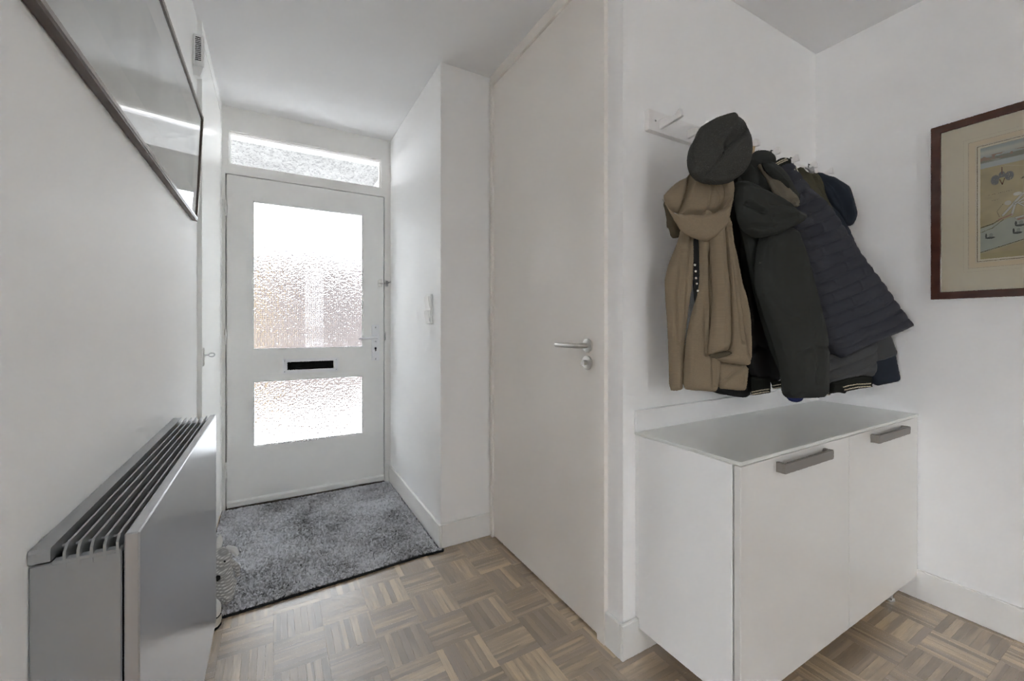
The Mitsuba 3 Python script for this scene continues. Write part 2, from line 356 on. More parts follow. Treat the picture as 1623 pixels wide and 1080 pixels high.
# night latch / restrictor on the closing edge
put('door_1__latch', cat(rbox(0.634, 0.660, FYD - 0.004, FYD + 0.002, 1.375, 1.425), tube([(0.635, FYD - 0.010, 1.400), (0.668, FYD - 0.012, 1.400)], 0.004, 10)), STEEL, smooth=30, label='steel door restrictor')
put('trim_1__latch_keep', cat(rbox(0.682, 0.700, FYD - 0.004, FYD, 1.38, 1.42), tube([(0.674, FYD - 0.012, 1.400), (0.690, FYD - 0.016, 1.404), (0.712, FYD - 0.030, 1.409)], [0.005, 0.0055, 0.004], 10),
    lathe([(0, 0.014), (0.007, 0.012), (0.007, 0)], (0.690, FYD - 0.002, 1.400), (0.690, FYD - 1, 1.400), 12)), SCREW, smooth=30, label='metal chain keep on the frame')

# obscured wired glass: a slab with a hammered outer face, real refraction
scene['cast_glass'] = {'type': 'dielectric', 'int_ior': 1.5, 'ext_ior': 1.0, 'specular_transmittance': rgb(0.785, 0.795, 0.795)}
def hammered(g, nx, nz, seed):
    x0, x1, z0, z1 = g[0] + 0.0005, g[1] - 0.0005, g[2] + 0.0005, g[3] - 0.0005
    X, Z = np.meshgrid(np.linspace(x0, x1, nx), np.linspace(z0, z1, nz), indexing='ij')
    q = np.stack([X.ravel() * 150 + seed, Z.ravel() * 150, np.zeros(X.size)], 1)
    hgt = 0.0036 * np.asarray(meshkit.noise(q)).reshape(X.shape) + 0.0004 * np.asarray(meshkit.noise(q * 2.3, 5)).reshape(X.shape)
    # shallow pillow between the wires
    hgt += 0.00022 * np.sin(X * 2 * np.pi / 0.0125) * np.sin(Z * 2 * np.pi / 0.0125)
    bak = np.stack([X, FYD + 0.026 + hgt, Z], -1).reshape(-1, 3)
    i, j = np.meshgrid(np.arange(nx - 1), np.arange(nz - 1), indexing='ij')
    q4 = np.stack([i * nz + j, (i + 1) * nz + j, (i + 1) * nz + j + 1, i * nz + j + 1], -1).reshape(-1, 4)
    n = nx * nz; yf = FYD + 0.019
    fro = np.array([(x0, yf, z0), (x1, yf, z0), (x1, yf, z1), (x0, yf, z1)])
    F = np.vstack([q4[:, [0, 2, 1]], q4[:, [0, 3, 2]], [[n, n + 1, n + 2], [n, n + 2, n + 3]]])
    return trimesh.Trimesh(np.vstack([bak, fro]), F, process=False)
for gi, (g, nx, nz) in enumerate(((G1, 300, 420), (G2, 300, 186))):
    k = put('door_1__glass_pane', hammered(g, nx, nz, 13 * gi), 'cast_glass', smooth=40, label=('upper', 'lower')[gi] + ' pane of textured wired glass')
    ws = []
    yw = FYD + 0.0180
    n = int((g[1] - g[0]) / 0.0125)
    for i in range(1, n + 1):
        x = g[0] + i * 0.0125; ws.append(pbox(x - 0.0005, x + 0.0005, yw - 0.0004, yw + 0.0004, g[2] + 0.006, g[3] - 0.006))
    n = int((g[3] - g[2]) / 0.0125)
    for i in range(1, n + 1):
        z = g[2] + i * 0.0125; ws.append(pbox(g[0] + 0.006, g[1] - 0.006, yw - 0.0004, yw + 0.0004, z - 0.0005, z + 0.0005))
    put(k + '__wire_mesh', cat(*ws), SCREW, kind='stuff')

# ------------------------------------------------------------------ tall cream inner door
put('door_2', rbox(0.995, 1.035, 1.125, 1.929, 0.008, 2.356, 0.0015), CREAM, label='tall cream flush door with steel lever, right of the hall', cat='door', kind='structure')
fr2 = sbox(1.0867, 0.0, 1.9560, CZ).difference(sbox(1.1225, -0.1, 1.9315, 2.359))
put('trim_2', cat(prism_yz(fr2, 0.986, 1.10), pbox(1.04, 1.10, 1.11, 1.95, 0, 2.37)), CREAM, label='slim cream frame around the tall inner door', cat='door frame', kind='structure')
def rose(y, z): return lathe([(0, 0.0085), (0.022, 0.0085), (0.0255, 0.006), (0.026, 0.0)], (0.995, y, z), (0, y, z), 36)
put('door_2__handle_rose', rose(1.182, 1.029), STEEL, smooth=40)
put('door_2__lever', tube([(0.990, 1.182, 1.029), (0.955, 1.182, 1.029), (0.945, 1.184, 1.029), (0.940, 1.194, 1.029), (0.940, 1.25, 1.029), (0.941, 1.305, 1.029)], 0.0095, 18), STEEL, smooth=40, label='brushed steel lever handle')
put('door_2__lock_rose', rose(1.182, 0.967), STEEL, smooth=40)
put('door_2__lock_turn', cat(lathe([(0, 0.018), (0.009, 0.017), (0.0095, 0.0)], (0.987, 1.182, 0.967), (0, 1.182, 0.967), 20)), STEEL, smooth=40)

# ------------------------------------------------------------------ closet front on the left
put('trim_3', cat(pbox(CLX - 0.10, CLX, 2.212, 2.236, -0.05, CZ), pbox(CLX - 0.1, CLX, 2.945, FYD, -0.05, CZ), pbox(CLX - 0.1, CLX, 2.2355, 2.946, 2.345, CZ)), CLOSETPAINT, label='white frame around the hall closet door', cat='door frame', kind='structure')
put('door_3', rbox(CLX - 0.04, CLX - 0.001, 2.239, 2.942, 0.012, 2.342, 0.002), CLOSETPAINT, label='glossy white closet door with a key, left of the front door', cat='door', kind='structure')
put('door_3__lock_plate', rbox(CLX - 0.0015, CLX + 0.0035, 2.243, 2.262, 0.925, 1.005, 0.002), STEEL, smooth=30)
kb = [(math.cos(a), math.sin(a)) for a in np.linspace(0, 2 * math.pi, 17)]
put('door_3__key', cat(tube([(CLX + 0.003, 2.252, 0.973), (CLX + 0.020, 2.252, 0.973)], 0.0028, 10),
    tube([(CLX + 0.030 + 0.011 * c, 2.252, 0.973 + 0.008 * s) for c, s in kb], 0.0022, 8)), CHROME, smooth=40, label='small metal key in the closet lock')

# doorbell chime
cy0, cy1 = 2.100, 2.135
k = 'door_chime'
tag(k, 'small white slotted doorbell chime box high on the left wall beside the closet', 'doorbell')
put(k + '__casing', rbox(LX + 0.0003, -0.2475, cy0, cy1, 2.155, 2.288, 0.004), WHITEP)
for i in range(13):
    z = 2.180 + i * 0.0076
    put(k + '__slot', pbox(-0.2765, -0.2575, cy0 - 0.0006, cy0 + 0.001, z, z + 0.0036), BLACK)
put(k + '__plug', hull([(x, y, z) for x, y, z in [(LX + 0.0003, cy0 + 0.004, 2.155), (-0.252, cy0 + 0.004, 2.155), (LX + 0.0003, cy1, 2.155), (-0.252, cy1, 2.155),
    (LX + 0.0003, cy0 + 0.012, 2.122), (-0.262, cy0 + 0.012, 2.122), (LX + 0.0003, cy1, 2.122), (-0.262, cy1, 2.122)]]), WHITEP)

# light switch pair on the nook wall
k = 'light_switch'
tag(k, 'white double light switch on the nook wall right of the front door', 'light switch')
put(k + '__back_plate', rbox(NX - 0.012, NX - 0.0002, 2.086, 2.172, 1.112, 1.268, 0.003), WHITEP)
for z in (1.122, 1.196):
    put(k + '__rocker', hull([(NX - 0.011, y, zz) for y in (2.094, 2.164) for zz in (z, z + 0.063)] + [(NX - 0.024, y, z + 0.060) for y in (2.096, 2.162)] + [(NX - 0.016, y, z + 0.002) for y in (2.096, 2.162)]), WHITEP)

# ------------------------------------------------------------------ outside
def conc_fn(p, n, uv):
    a = fbm(p.x * 45, p.y * 28, 1.0, 4); b = fbm(p.x * 3, p.y * 5, 7.0)
    s = smoothstep(0.62, 0.75, noise(p.x * 90, p.y * 55, 4.0))
    return mi.Color3f(0.235, 0.235, 0.228) * (0.72 + 0.35 * a + 0.25 * (b - 0.5)) * (1 - 0.3 * s)
CONC = mat('raw_concrete', mikit.proc(conc_fn), 0.9, 0.1)
def pave_fn(p, n, uv):
    return mi.Color3f(0.56, 0.56, 0.565) * (0.85 + 0.3 * fbm(p.x * 4, p.y * 4, 2.0))
PAVE = mat('pale_paving', mikit.proc(pave_fn), 0.9, 0.1)
def brick_fn(p, n, uv):
    v = p.z / 0.065; row = dr.floor(v); u = (p.x + p.y) / 0.21 + 0.5 * (row - 2 * dr.floor(row * 0.5))
    r = cell_rand(dr.floor(u), row, 1)
    fu, fv = u - dr.floor(u), v - row
    m = dr.select((fu < 0.05) | (fv < 0.15), 1.0, 0.0)
    c = mix(mi.Color3f(0.165, 0.130, 0.118), mi.Color3f(0.19, 0.155, 0.145), r)
    return mix(c, mi.Color3f(0.185, 0.165, 0.158), m)
BRICK = mat('far_brick', mikit.proc(brick_fn), 0.9, 0.1)
put('ground', pbox(-40, 40, -40, 40, -0.3, -0.12), PAVE, label='pale paved ground outside', cat='ground', kind='structure')
put('porch_canopy', cat(pbox(-1.6, 0.86, 3.62, 4.7, 2.50, 2.66), pbox(-1.6, 0.86, 3.0905, 3.62, 2.56, 2.66)), CONC, label='raw concrete porch canopy seen through the transom', cat='canopy', kind='structure')
put('porch_canopy__batten', pbox(-1.6, 0.86, 3.60, 3.68, 2.47, 2.5), BATTEN, label='white batten under the canopy')
put('porch_canopy__edge_beam', pbox(0.86, 0.93, 3.0905, 4.7, 2.47, 2.66), BATTEN, label='white edge beam of the canopy')
GH = 'brick_house'
tag(GH, 'pale brick house front across the path, blurred behind the upper obscured pane', 'house')
put(GH + '__wall', pbox(-6, 7, 8.0, 8.3, -0.12, 2.02), BRICK)
put(GH + '__door', pbox(-1.15, -0.25, 7.97, 8.0, -0.12, 1.85), mat('far_door', (0.24, 0.185, 0.13), 0.9, 0.1))
put(GH + '__window', pbox(0.55, 1.5, 7.97, 8.0, 0.75, 1.80), mat('far_window', (0.15, 0.13, 0.128), 0.95, 0.05))
put(GH + '__roof_edge', pbox(-6.2, 7.2, 7.85, 8.4, 2.02, 2.10), BATTEN)

#==OBJECTS==
# ------------------------------------------------------------------ radiator on the left wall
RY0, RY1, RZ0, RZ1 = 0.797, 1.725, 0.10, 0.800
k = 'radiator'
tag(k, 'silver grey low convector radiator with slatted top on the left wall', 'radiator')
put(k + '__front_panel', rbox(-0.1875, -0.1700, RY0, RY1, RZ0, RZ1, 0.002), RADP, label='satin silver front panel')
put(k + '__end_plate', rbox(-0.2835, -0.1905, RY0 + 0.004, RY0 + 0.008, RZ0 + 0.02, 0.778, 0.0015), RADM)
put(k + '__end_plate', rbox(-0.2835, -0.1905, RY1 - 0.010, RY1 - 0.006, RZ0 + 0.02, 0.778, 0.0015), RADM)
put(k + '__back_rail', prism_yz(Polygon([(RY0, 0.782), (RY0, 0.796), (RY0 + 0.002, RZ1), (RY1, RZ1), (RY1, 0.782)]), -0.2835, -0.262), RADM)
put(k + '__back_panel', pbox(-0.2835, -0.279, RY0 + 0.008, RY1 - 0.01, RZ0 + 0.02, 0.782), RADM)
put(k + '__heating_core', pbox(-0.272, -0.194, RY0 + 0.02, RY1 - 0.02, 0.52, 0.735), RADD, label='dark inside below the grille')
for i in range(5):
    x = -0.2495 + i * 0.0136
    put(k + '__grille_fin', prism_yz(Polygon([(RY0 + 0.003, 0.768), (RY0 + 0.003, 0.790), (RY0 + 0.012, 0.7985), (RY1 - 0.006, 0.7985), (RY1 - 0.006, 0.768)]), x - 0.0016, x + 0.0016), RADM)
for y in (0.835, 1.02, 1.205, 1.39, 1.575):
    put(k + '__grille_bar', tube([(-0.263, y, 0.7865), (-0.188, y, 0.7865)], 0.0022, 8), RADM)
put(k + '__grille_lip', rbox(-0.262, -0.1905, RY0 + 0.003, RY0 + 0.016, 0.7745, 0.7800, 0.001), RADM)
for y in (0.95, 1.55):
    put(k + '__wall_bracket', pbox(LX + 0.0002, -0.2835, y, y + 0.03, 0.3, 0.7), RADM)

# ------------------------------------------------------------------ framed picture on the left wall, leaning out at its top
FRD = mat('frame_dark_wood', (0.085, 0.062, 0.050), 0.35, 0.4)
FRT = mat('frame_edge_bronze', (0.30, 0.265, 0.235), 0.3, 0.5, metallic=0.3)
def etch_fn(p, n, uv):
    a = fbm(p.y * 3.0, p.z * 4.0, 1.0, 4); b = noise(p.y * 14 + 5 * a, p.z * 5, 3.0)
    h = smoothstep(0.45, 0.8, a) * 0.3 + 0.10 * b
    ins = smoothstep(0.0, 0.004, p.y - 0.80) * smoothstep(0.0, 0.004, 1.975 - p.y) * smoothstep(0.0, 0.003, p.z - 1.622) * smoothstep(0.0, 0.003, 1.855 - p.z)
    return mix(mi.Color3f(0.62, 0.61, 0.57), mi.Color3f(0.62, 0.62, 0.58) * (1 - 0.45 * h), ins)
ETCH = mat('pale_etching', mikit.proc(etch_fn), 0.8, 0.1)
scene['picture_glass'] = {'type': 'dielectric', 'int_ior': 1.52}
PY0, PY1, PZ0, PZ1 = 0.66, 2.083, 1.522, 1.945
k = 'framed_etching'
tag(k, 'long dark framed pale etching behind glass on the left wall above the radiator', 'picture')
lean = math.atan(0.020 / 0.42)
def leaned(m):
    R = trimesh.transformations.rotation_matrix(lean, [0, 1, 0], [LX + 0.002, 0, PZ0]); m = m.copy(); m.apply_transform(R); return m
fw, fd = 0.014, 0.016
x0 = LX + 0.002
def mitre(a, b, c, d): return prism_yz(Polygon([a, b, c, d]), x0, x0 + fd)
o4 = [(PY0, PZ0), (PY1, PZ0), (PY1, PZ1), (PY0, PZ1)]
i4 = [(PY0 + fw, PZ0 + fw), (PY1 - fw, PZ0 + fw), (PY1 - fw, PZ1 - fw), (PY0 + fw, PZ1 - fw)]
for a in range(4):
    b = (a + 1) % 4
    put(k + '__frame_side', leaned(mitre(o4[a], o4[b], i4[b], i4[a])), FRD)
for a in range(4):
    b = (a + 1) % 4
    q = [tuple(np.array(o4[a]) * 0.6 + np.array(i4[a]) * 0.4), tuple(np.array(o4[b]) * 0.6 + np.array(i4[b]) * 0.4), i4[b], i4[a]]
    put(k + '__frame_lip', leaned(prism_yz(Polygon(q), x0 + fd, x0 + fd + 0.0015)), FRT)
put(k + '__print', leaned(pbox(x0 + 0.006, x0 + 0.009, PY0 + 0.004, PY1 - 0.004, PZ0 + 0.004, PZ1 - 0.004)), ETCH)
put(k + '__glass', leaned(pbox(x0 + 0.0105, x0 + 0.0125, PY0 + fw - 0.002, PY1 - fw + 0.002, PZ0 + fw - 0.002, PZ1 - fw + 0.002)), 'picture_glass')

# ------------------------------------------------------------------ framed map on the right wall
FRM = mat('frame_mahogany', mikit.proc(lambda p, n, uv: mix(mi.Color3f(0.040, 0.013, 0.009), mi.Color3f(0.085, 0.030, 0.018), fbm(p.y * 30, p.z * 30, 1.0))), 0.15, 0.5, clearcoat=0.5, clearcoat_gloss=0.9)
MZ0, MZ1, MY1, MY0 = 1.2045, 1.876, 0.604, -0.30
k = 'framed_map'
tag(k, 'antique hand coloured town map in a cream mount and mahogany frame on the right wall', 'picture')
fw, fd = 0.027, 0.022
xr = RX - 0.002
def mitre_r(a, b, c, d, x1, x2): return prism_yz(Polygon([a, b, c, d]), x1, x2)
o4 = [(MY0, MZ0), (MY1, MZ0), (MY1, MZ1), (MY0, MZ1)]
i4 = [(MY0 + fw, MZ0 + fw), (MY1 - fw, MZ0 + fw), (MY1 - fw, MZ1 - fw), (MY0 + fw, MZ1 - fw)]
for a in range(4):
    b = (a + 1) % 4
    put(k + '__frame_side', mitre_r(o4[a], o4[b], i4[b], i4[a], xr - fd, xr), FRM)
QY, QZ0, QZ1 = 0.474, 1.345, 1.752        # print: left edge, bottom, top
QW = 0.62
def mount_fn(p, n, uv):
    c = mi.Color3f(0.60, 0.545, 0.42) * (0.97 + 0.06 * fbm(p.y * 9, p.z * 9, 2.0))
    dy = dr.maximum(p.y - QY, (QY - QW) - p.y); dz = dr.maximum(QZ0 - p.z, p.z - QZ1)
    d = dr.maximum(dy, dz)
    def line(a, w): return smoothstep(w, 0.3 * w, dr.abs(d - a))
    c = mix(c, mi.Color3f(0.60, 0.50, 0.345), dr.select((d > 0.012) & (d < 0.030), 0.75, 0.0))
    c = mix(c, mi.Color3f(0.30, 0.24, 0.17), line(0.030, 0.0011) * 0.55)
    c = mix(c, mi.Color3f(0.34, 0.28, 0.20), line(0.043, 0.0008) * 0.30)
    c = mix(c, mi.Color3f(0.13, 0.085, 0.055), line(0.0075, 0.0017) * 0.85)
    c = mix(c, mi.Color3f(0.40, 0.33, 0.24), line(0.012, 0.0008) * 0.4)
    return c
MOUNT = mat('cream_mount', mikit.proc(mount_fn), 0.85, 0.1)
def map_fn(p, n, uv):
    s = (QY - p.y)                     # metres from the left edge of the print
    t = (p.z - QZ0) / (QZ1 - QZ0)      # 0 bottom .. 1 top
    w = noise(s * 60, t * 22, 1.0) - 0.5
    w2 = fbm(s * 25, t * 12, 4.0) - 0.5
    land = mi.Color3f(0.40, 0.34, 0.20) * (1 + 0.28 * w2)
    c = land
    def band(lo, hi, soft=0.006): return smoothstep(lo - soft, lo + soft, t) * smoothstep(hi + soft, hi - soft, t)
    def blob(y, z, ry, rz): return smoothstep(1.15, 0.8, dr.sqrt(dr.square((s - y) / ry) + dr.square((t - z) / rz)))
    def seg(x0_, z0_, x1_, z1_, wd):    # a drawn line in metres / fractions (z scaled to metres)
        hz = QZ1 - QZ0
        ax, az, bx, bz = x0_, z0_ * hz, x1_, z1_ * hz
        px, pz = s - ax, t * hz - az
        ex, ez = bx - ax, bz - az
        q = dr.clip((px * ex + pz * ez) / (ex * ex + ez * ez), 0, 1)
        return smoothstep(wd, wd * 0.35, dr.sqrt(dr.square(px - ex * q) + dr.square(pz - ez * q)))
    sky = mix(mi.Color3f(0.36, 0.39, 0.37), mi.Color3f(0.46, 0.46, 0.40), smoothstep(0.90, 0.95, t))
    c = mix(c, sky, smoothstep(0.815, 0.83, t + 0.02 * w))
    sea = band(0.815, 0.865)
    c = mix(c, mi.Color3f(0.40, 0.43, 0.41), sea)
    hills = band(0.862, 0.905 + 0.0) * smoothstep(0.35, 0.6, noise(s * 70, t * 55, 2.0) + 0.25)
    c = mix(c, mi.Color3f(0.21, 0.20, 0.14), hills * 0.8)
    c = mix(c, mi.Color3f(0.32, 0.22, 0.16), band(0.88, 0.925) * smoothstep(0.62, 0.75, noise(s * 120, t * 40, 6.0)))
    c = mix(c, mi.Color3f(0.30, 0.34, 0.33), smoothstep(0.955, 0.985, t) * 0.8)
    # river with its banks
    riv = smoothstep(0.045, 0.07, t - 0.75 * s) * smoothstep(0.0, 0.02, 0.285 + 0.9 * dr.minimum(s, 0.07) - 1.0 * dr.maximum(s - 0.085, 0.0) - t + 0.012 * w)
    c = mix(c, mi.Color3f(0.37, 0.39, 0.33) * (1 + 0.12 * w2), riv)
    c = mix(c, mi.Color3f(0.12, 0.11, 0.065), seg(0.0, 0.285, 0.03, 0.305, 0.0022) + seg(0.03, 0.305, 0.05, 0.34, 0.0016))
    c = mix(c, mi.Color3f(0.17, 0.16, 0.10), seg(0.0, 0.24, 0.03, 0.27, 0.0014) + seg(0.03, 0.27, 0.055, 0.33, 0.0014))
    c = mix(c, mi.Color3f(0.12, 0.11, 0.06), seg(0.0, 0.062, 0.045, 0.095, 0.0016) + seg(0.045, 0.095, 0.20, 0.215, 0.0016))
    c = mix(c, mi.Color3f(0.36, 0.32, 0.15), band(0.0, 0.05) * 0.5)
    # ships
    for (y, z, q) in ((0.024, 0.185, 1.0), (0.088, 0.20, 0.9), (0.094, 0.262, 1.0), (0.16, 0.22, 0.9)):
        hull_ = blob(y, z, 0.012 * q, 0.010) + blob(y - 0.010 * q, z + 0.02, 0.0025, 0.022)
        c = mix(c, mi.Color3f(0.05, 0.055, 0.05), dr.clip(hull_, 0, 1) * 0.85)
        c = mix(c, mi.Color3f(0.20, 0.22, 0.20), blob(y + 0.002, z + 0.022, 0.005 * q, 0.018) * 0.6)
    # fort: pale ramparts
    fort = mi.Color3f(0.47, 0.46, 0.41)
    for L in ((0.055, 0.37, 0.10, 0.53, 0.0045), (0.10, 0.53, 0.17, 0.50, 0.0045), (0.075, 0.36, 0.083, 0.46, 0.004), (0.083, 0.455, 0.16, 0.46, 0.0032), (0.083, 0.45, 0.12, 0.53, 0.003), (0.085, 0.33, 0.15, 0.36, 0.004), (0.09, 0.455, 0.125, 0.36, 0.0028)):
        c = mix(c, mi.Color3f(0.14, 0.13, 0.10), seg(L[0], L[1], L[2], L[3], L[4] + 0.0016) * 0.6)
        c = mix(c, fort, seg(*L))
    c = mix(c, fort * 1.1, blob(0.088, 0.535, 0.010, 0.016)); c = mix(c, fort, blob(0.066, 0.47, 0.008, 0.02) * 0.8)
    c = mix(c, mi.Color3f(0.33, 0.18, 0.13), (seg(0.045, 0.335, 0.075, 0.365, 0.0035) + seg(0.09, 0.315, 0.16, 0.335, 0.005)) * 0.8)
    c = mix(c, mi.Color3f(0.16, 0.13, 0.08), (seg(0.04, 0.41, 0.055, 0.47, 0.001) + seg(0.04, 0.41, 0.046, 0.36, 0.001)) * 0.8)
    # crest with mantling
    cy_, cz_ = 0.052, 0.685
    mant = dr.clip(blob(cy_ - 0.016, cz_ + 0.005, 0.011, 0.045) + blob(cy_ + 0.017, cz_ + 0.02, 0.011, 0.04) + blob(cy_, cz_ + 0.04, 0.008, 0.03), 0, 1)
    c = mix(c, mi.Color3f(0.11, 0.125, 0.15), mant * 0.85 * smoothstep(0.2, 0.5, noise(s * 420, t * 160, 8.0) + 0.2))
    c = mix(c, mi.Color3f(0.38, 0.33, 0.17), blob(cy_, cz_ - 0.012, 0.008, 0.030))
    c = mix(c, mi.Color3f(0.16, 0.08, 0.04), (seg(cy_ - 0.005, cz_ - 0.0, cy_ + 0.001, cz_ - 0.045, 0.002) + seg(cy_ + 0.006, cz_ + 0.005, cy_ + 0.001, cz_ - 0.045, 0.0018)))
    c = mix(c, mi.Color3f(0.18, 0.10, 0.07), seg(cy_, cz_ + 0.05, cy_, cz_ + 0.105, 0.0022) * 0.9)
    # faint inscription strokes
    ins = dr.select(noise(s * 520, 3.0, 2.0) > 0.4, 1.0, 0.0)
    c = mix(c, mi.Color3f(0.18, 0.15, 0.09), (seg(0.018, 0.565, 0.075, 0.575, 0.0013) + seg(0.028, 0.512, 0.044, 0.515, 0.0015)) * ins * 0.8)
    c = mix(c, mi.Color3f(0.46, 0.41, 0.26), seg(0.06, 0.80, 0.16, 0.72, 0.0028) * 0.7)
    c = mix(c, mi.Color3f(0.15, 0.13, 0.08), seg(0.098, 0.665, 0.16, 0.68, 0.004) * smoothstep(0.4, 0.6, noise(s * 300, t * 120, 1.0)))
    return c
MAPM = mat('map_print', mikit.proc(map_fn), 0.85, 0.1)
put(k + '__mount', prism_yz(sbox(MY0 + 0.006, MZ0 + 0.006, MY1 - 0.006, MZ1 - 0.006).difference(sbox(QY - QW, QZ0, QY, QZ1)), xr - 0.0112, xr - 0.009), MOUNT, label='cream mount with ruled lines')
put(k + '__print', pbox(xr - 0.009, xr - 0.0075, QY - QW - 0.004, QY + 0.004, QZ0 - 0.004, QZ1 + 0.004), MAPM, label='hand coloured map with ships, crest and fort')
put(k + '__glass', pbox(xr - 0.0168, xr - 0.0148, MY0 + fw - 0.016, MY1 - fw + 0.016, MZ0 + fw - 0.016, MZ1 - fw + 0.016), 'picture_glass')

# ------------------------------------------------------------------ door mat with cut pile
MATB = mat('mat_edge_rubber', (0.018, 0.019, 0.021), 0.8, 0.2)
scene['mat_pile'] = {'type': 'twosided', 'bsdf': {'type': 'diffuse', 'reflectance': {'type': 'mesh_attribute', 'name': 'vertex_color'}}}
k = 'door_mat'
tag(k, 'dark grey cut pile entrance mat on the floor before the front door', 'mat')
mat_poly = Polygon([(-0.2665, 1.892), (0.30, 1.915), (0.60, 1.935), (0.716, 1.925), (0.724, 1.938), (0.703, 1.957), (0.7035, 2.968), (-0.2665, 2.968)])
m = trimesh.creation.extrude_polygon(mat_poly, 0.007); m.apply_translation((0, 0, 0.0005))
put(k + '__backing', m, MATB)
inner = mat_poly.buffer(-0.006)
pts = rng.uniform([-0.275, 1.885], [0.735, 2.975], (62000, 2))
pts = pts[shapely.contains_xy(inner, pts[:, 0], pts[:, 1])]
N = len(pts)
big = meshkit.fbm(np.stack([pts[:, 0] * 7, pts[:, 1] * 7, 0 * pts[:, 0]], 1), 3, 5)
fin = meshkit.noise(np.stack([pts[:, 0] * 150, pts[:, 1] * 150, 0 * pts[:, 0]], 1), 6)
hh = 0.006 + 0.003 * rng.random(N) + 0.003 * (big - 0.5)
az = rng.uniform(0, 2 * np.pi, N); tilt = rng.uniform(0.1, 0.75, N) * hh
base = np.stack([pts[:, 0], pts[:, 1], np.full(N, 0.0072)], 1)
tip = base + np.stack([np.cos(az) * tilt, np.sin(az) * tilt, hh], 1)
V = []
ang0 = rng.uniform(0, 2 * np.pi, N)
for j in range(3):
    a = ang0 + j * 2.0944
    V.append(base + 0.0030 * np.stack([np.cos(a), np.sin(a), 0 * a], 1))
for j in range(3):
    a = ang0 + j * 2.0944 + 0.3
    V.append(tip + 0.0026 * np.stack([np.cos(a), np.sin(a), 0.1 * rng.standard_normal(N)], 1))
V = np.stack(V, 1).reshape(-1, 3)
F0 = np.array([[0, 1, 4], [0, 4, 3], [1, 2, 5], [1, 5, 4], [2, 0, 3], [2, 3, 5], [3, 4, 5]])
F = (F0[None] + 6 * np.arange(N)[:, None, None]).reshape(-1, 3)
tone = np.clip(0.60 + 0.60 * (rng.random(N) - 0.5) + 0.55 * (fin - 0.5) + 0.65 * (big - 0.5), 0.04, 0.90)
col = np.repeat(np.stack([tone, tone * 1.01, tone * 1.05], 1), 6, 0)
put(k + '__pile', (V, F), 'mat_pile', color=col, kind='stuff', label='short grey cut pile')
eb = np.array(mat_poly.buffer(-0.002).exterior.coords)
put(k + '__edge_binding', tube(np.column_stack([eb, np.full(len(eb), 0.0062)]), 0.0036, 8), MATB, smooth=50, label='black bound edge')

# ------------------------------------------------------------------ knitted toy and white shoe behind the radiator
def knit_fn(p, n, uv):
    a = p.z * 520 + (p.x - p.y) * 260; b = p.z * 380 - (p.x - p.y) * 420
    q = (0.5 + 0.5 * dr.sin(a)) * (0.6 + 0.4 * dr.sin(b))
    return mi.Color3f(0.58, 0.58, 0.57) * (0.55 + 0.75 * q)
KNIT = mat('grey_knit', mikit.proc(knit_fn), 0.95, 0.05)
KNITL = mat('light_knit', (0.72, 0.72, 0.71), 0.95, 0.05)
FELT = mat('black_felt', (0.012, 0.012, 0.012), 0.9, 0.05)
def ellip(c, r, rot=None, sub=3):
    m = trimesh.creation.icosphere(subdivisions=sub); m.apply_scale(r)
    if rot is not None: m.apply_transform(trimesh.transformations.euler_matrix(*rot))
    m.apply_translation(c); return m
def blend(balls, edge=0.006, it=12, chains=None):
    """one continuous surface from hulls of consecutive spheres"""
    import manifold3d as m3
    out = None
    def sph(c, r):
        return m3.Manifold.sphere(r, 24).translate([float(t) for t in c])
    for chain in balls:
        for (c0, r0), (c1, r1) in zip(chain[:-1], chain[1:]):
            h_ = m3.Manifold.batch_hull([sph(c0, r0), sph(c1, r1)])
            out = h_ if out is None else out + h_
    out = out.refine_to_length(edge).to_mesh()
    m = trimesh.Trimesh(out.vert_properties[:, :3], out.tri_verts, process=True)
    trimesh.smoothing.filter_taubin(m, lamb=0.5, nu=0.52, iterations=it)
    return m
k = 'plush_toy'
TX, TY, TS = -0.188, 1.990, 0.90
toy_start = set(scene)
tag(k, 'grey knitted plush animal toy peeking out from behind the far end of the radiator', 'soft toy')
put(k + '__body', blend([[((TX, TY, 0.080), 0.060), ((TX, TY - 0.004, 0.130), 0.055)], [((TX, TY - 0.01, 0.150), 0.050), ((TX, TY - 0.006, 0.205), 0.051)],
    [((TX + 0.002, TY - 0.028, 0.165), 0.040), ((TX + 0.002, TY - 0.046, 0.163), 0.032)], [((TX + 0.030, TY - 0.03, 0.045), 0.026), ((TX + 0.03, TY + 0.01, 0.075), 0.035)], [((TX - 0.030, TY - 0.03, 0.045), 0.026), ((TX - 0.03, TY + 0.01, 0.075), 0.035)]], 0.006, 10), KNIT, smooth=True)
put(k + '__ear', blend([[((TX - 0.002, TY + 0.004, 0.250), 0.010), ((TX + 0.000, TY + 0.004, 0.278), 0.014)], [((TX + 0.000, TY + 0.004, 0.278), 0.014), ((TX + 0.004, TY + 0.002, 0.306), 0.006)]], 0.004, 6), KNITL, smooth=True)
put(k + '__ear', blend([[((TX + 0.034, TY, 0.246), 0.010), ((TX + 0.054, TY - 0.004, 0.236), 0.013)], [((TX + 0.054, TY - 0.004, 0.236), 0.013), ((TX + 0.066, TY - 0.006, 0.214), 0.009)]], 0.004, 6), KNITL, smooth=True)
put(k + '__arm', blend([[((TX + 0.046, TY, 0.180), 0.012), ((TX + 0.066, TY + 0.0, 0.150), 0.013)], [((TX + 0.066, TY, 0.150), 0.013), ((TX + 0.069, TY - 0.004, 0.120), 0.010)]], 0.005, 6), KNIT, smooth=True)
for s_ in (-1, 1):
    put(k + '__eye', ellip((TX + 0.004 + s_ * 0.021, TY - 0.0485, 0.212), (0.0042, 0.003, 0.0052), sub=2), FELT, smooth=True)
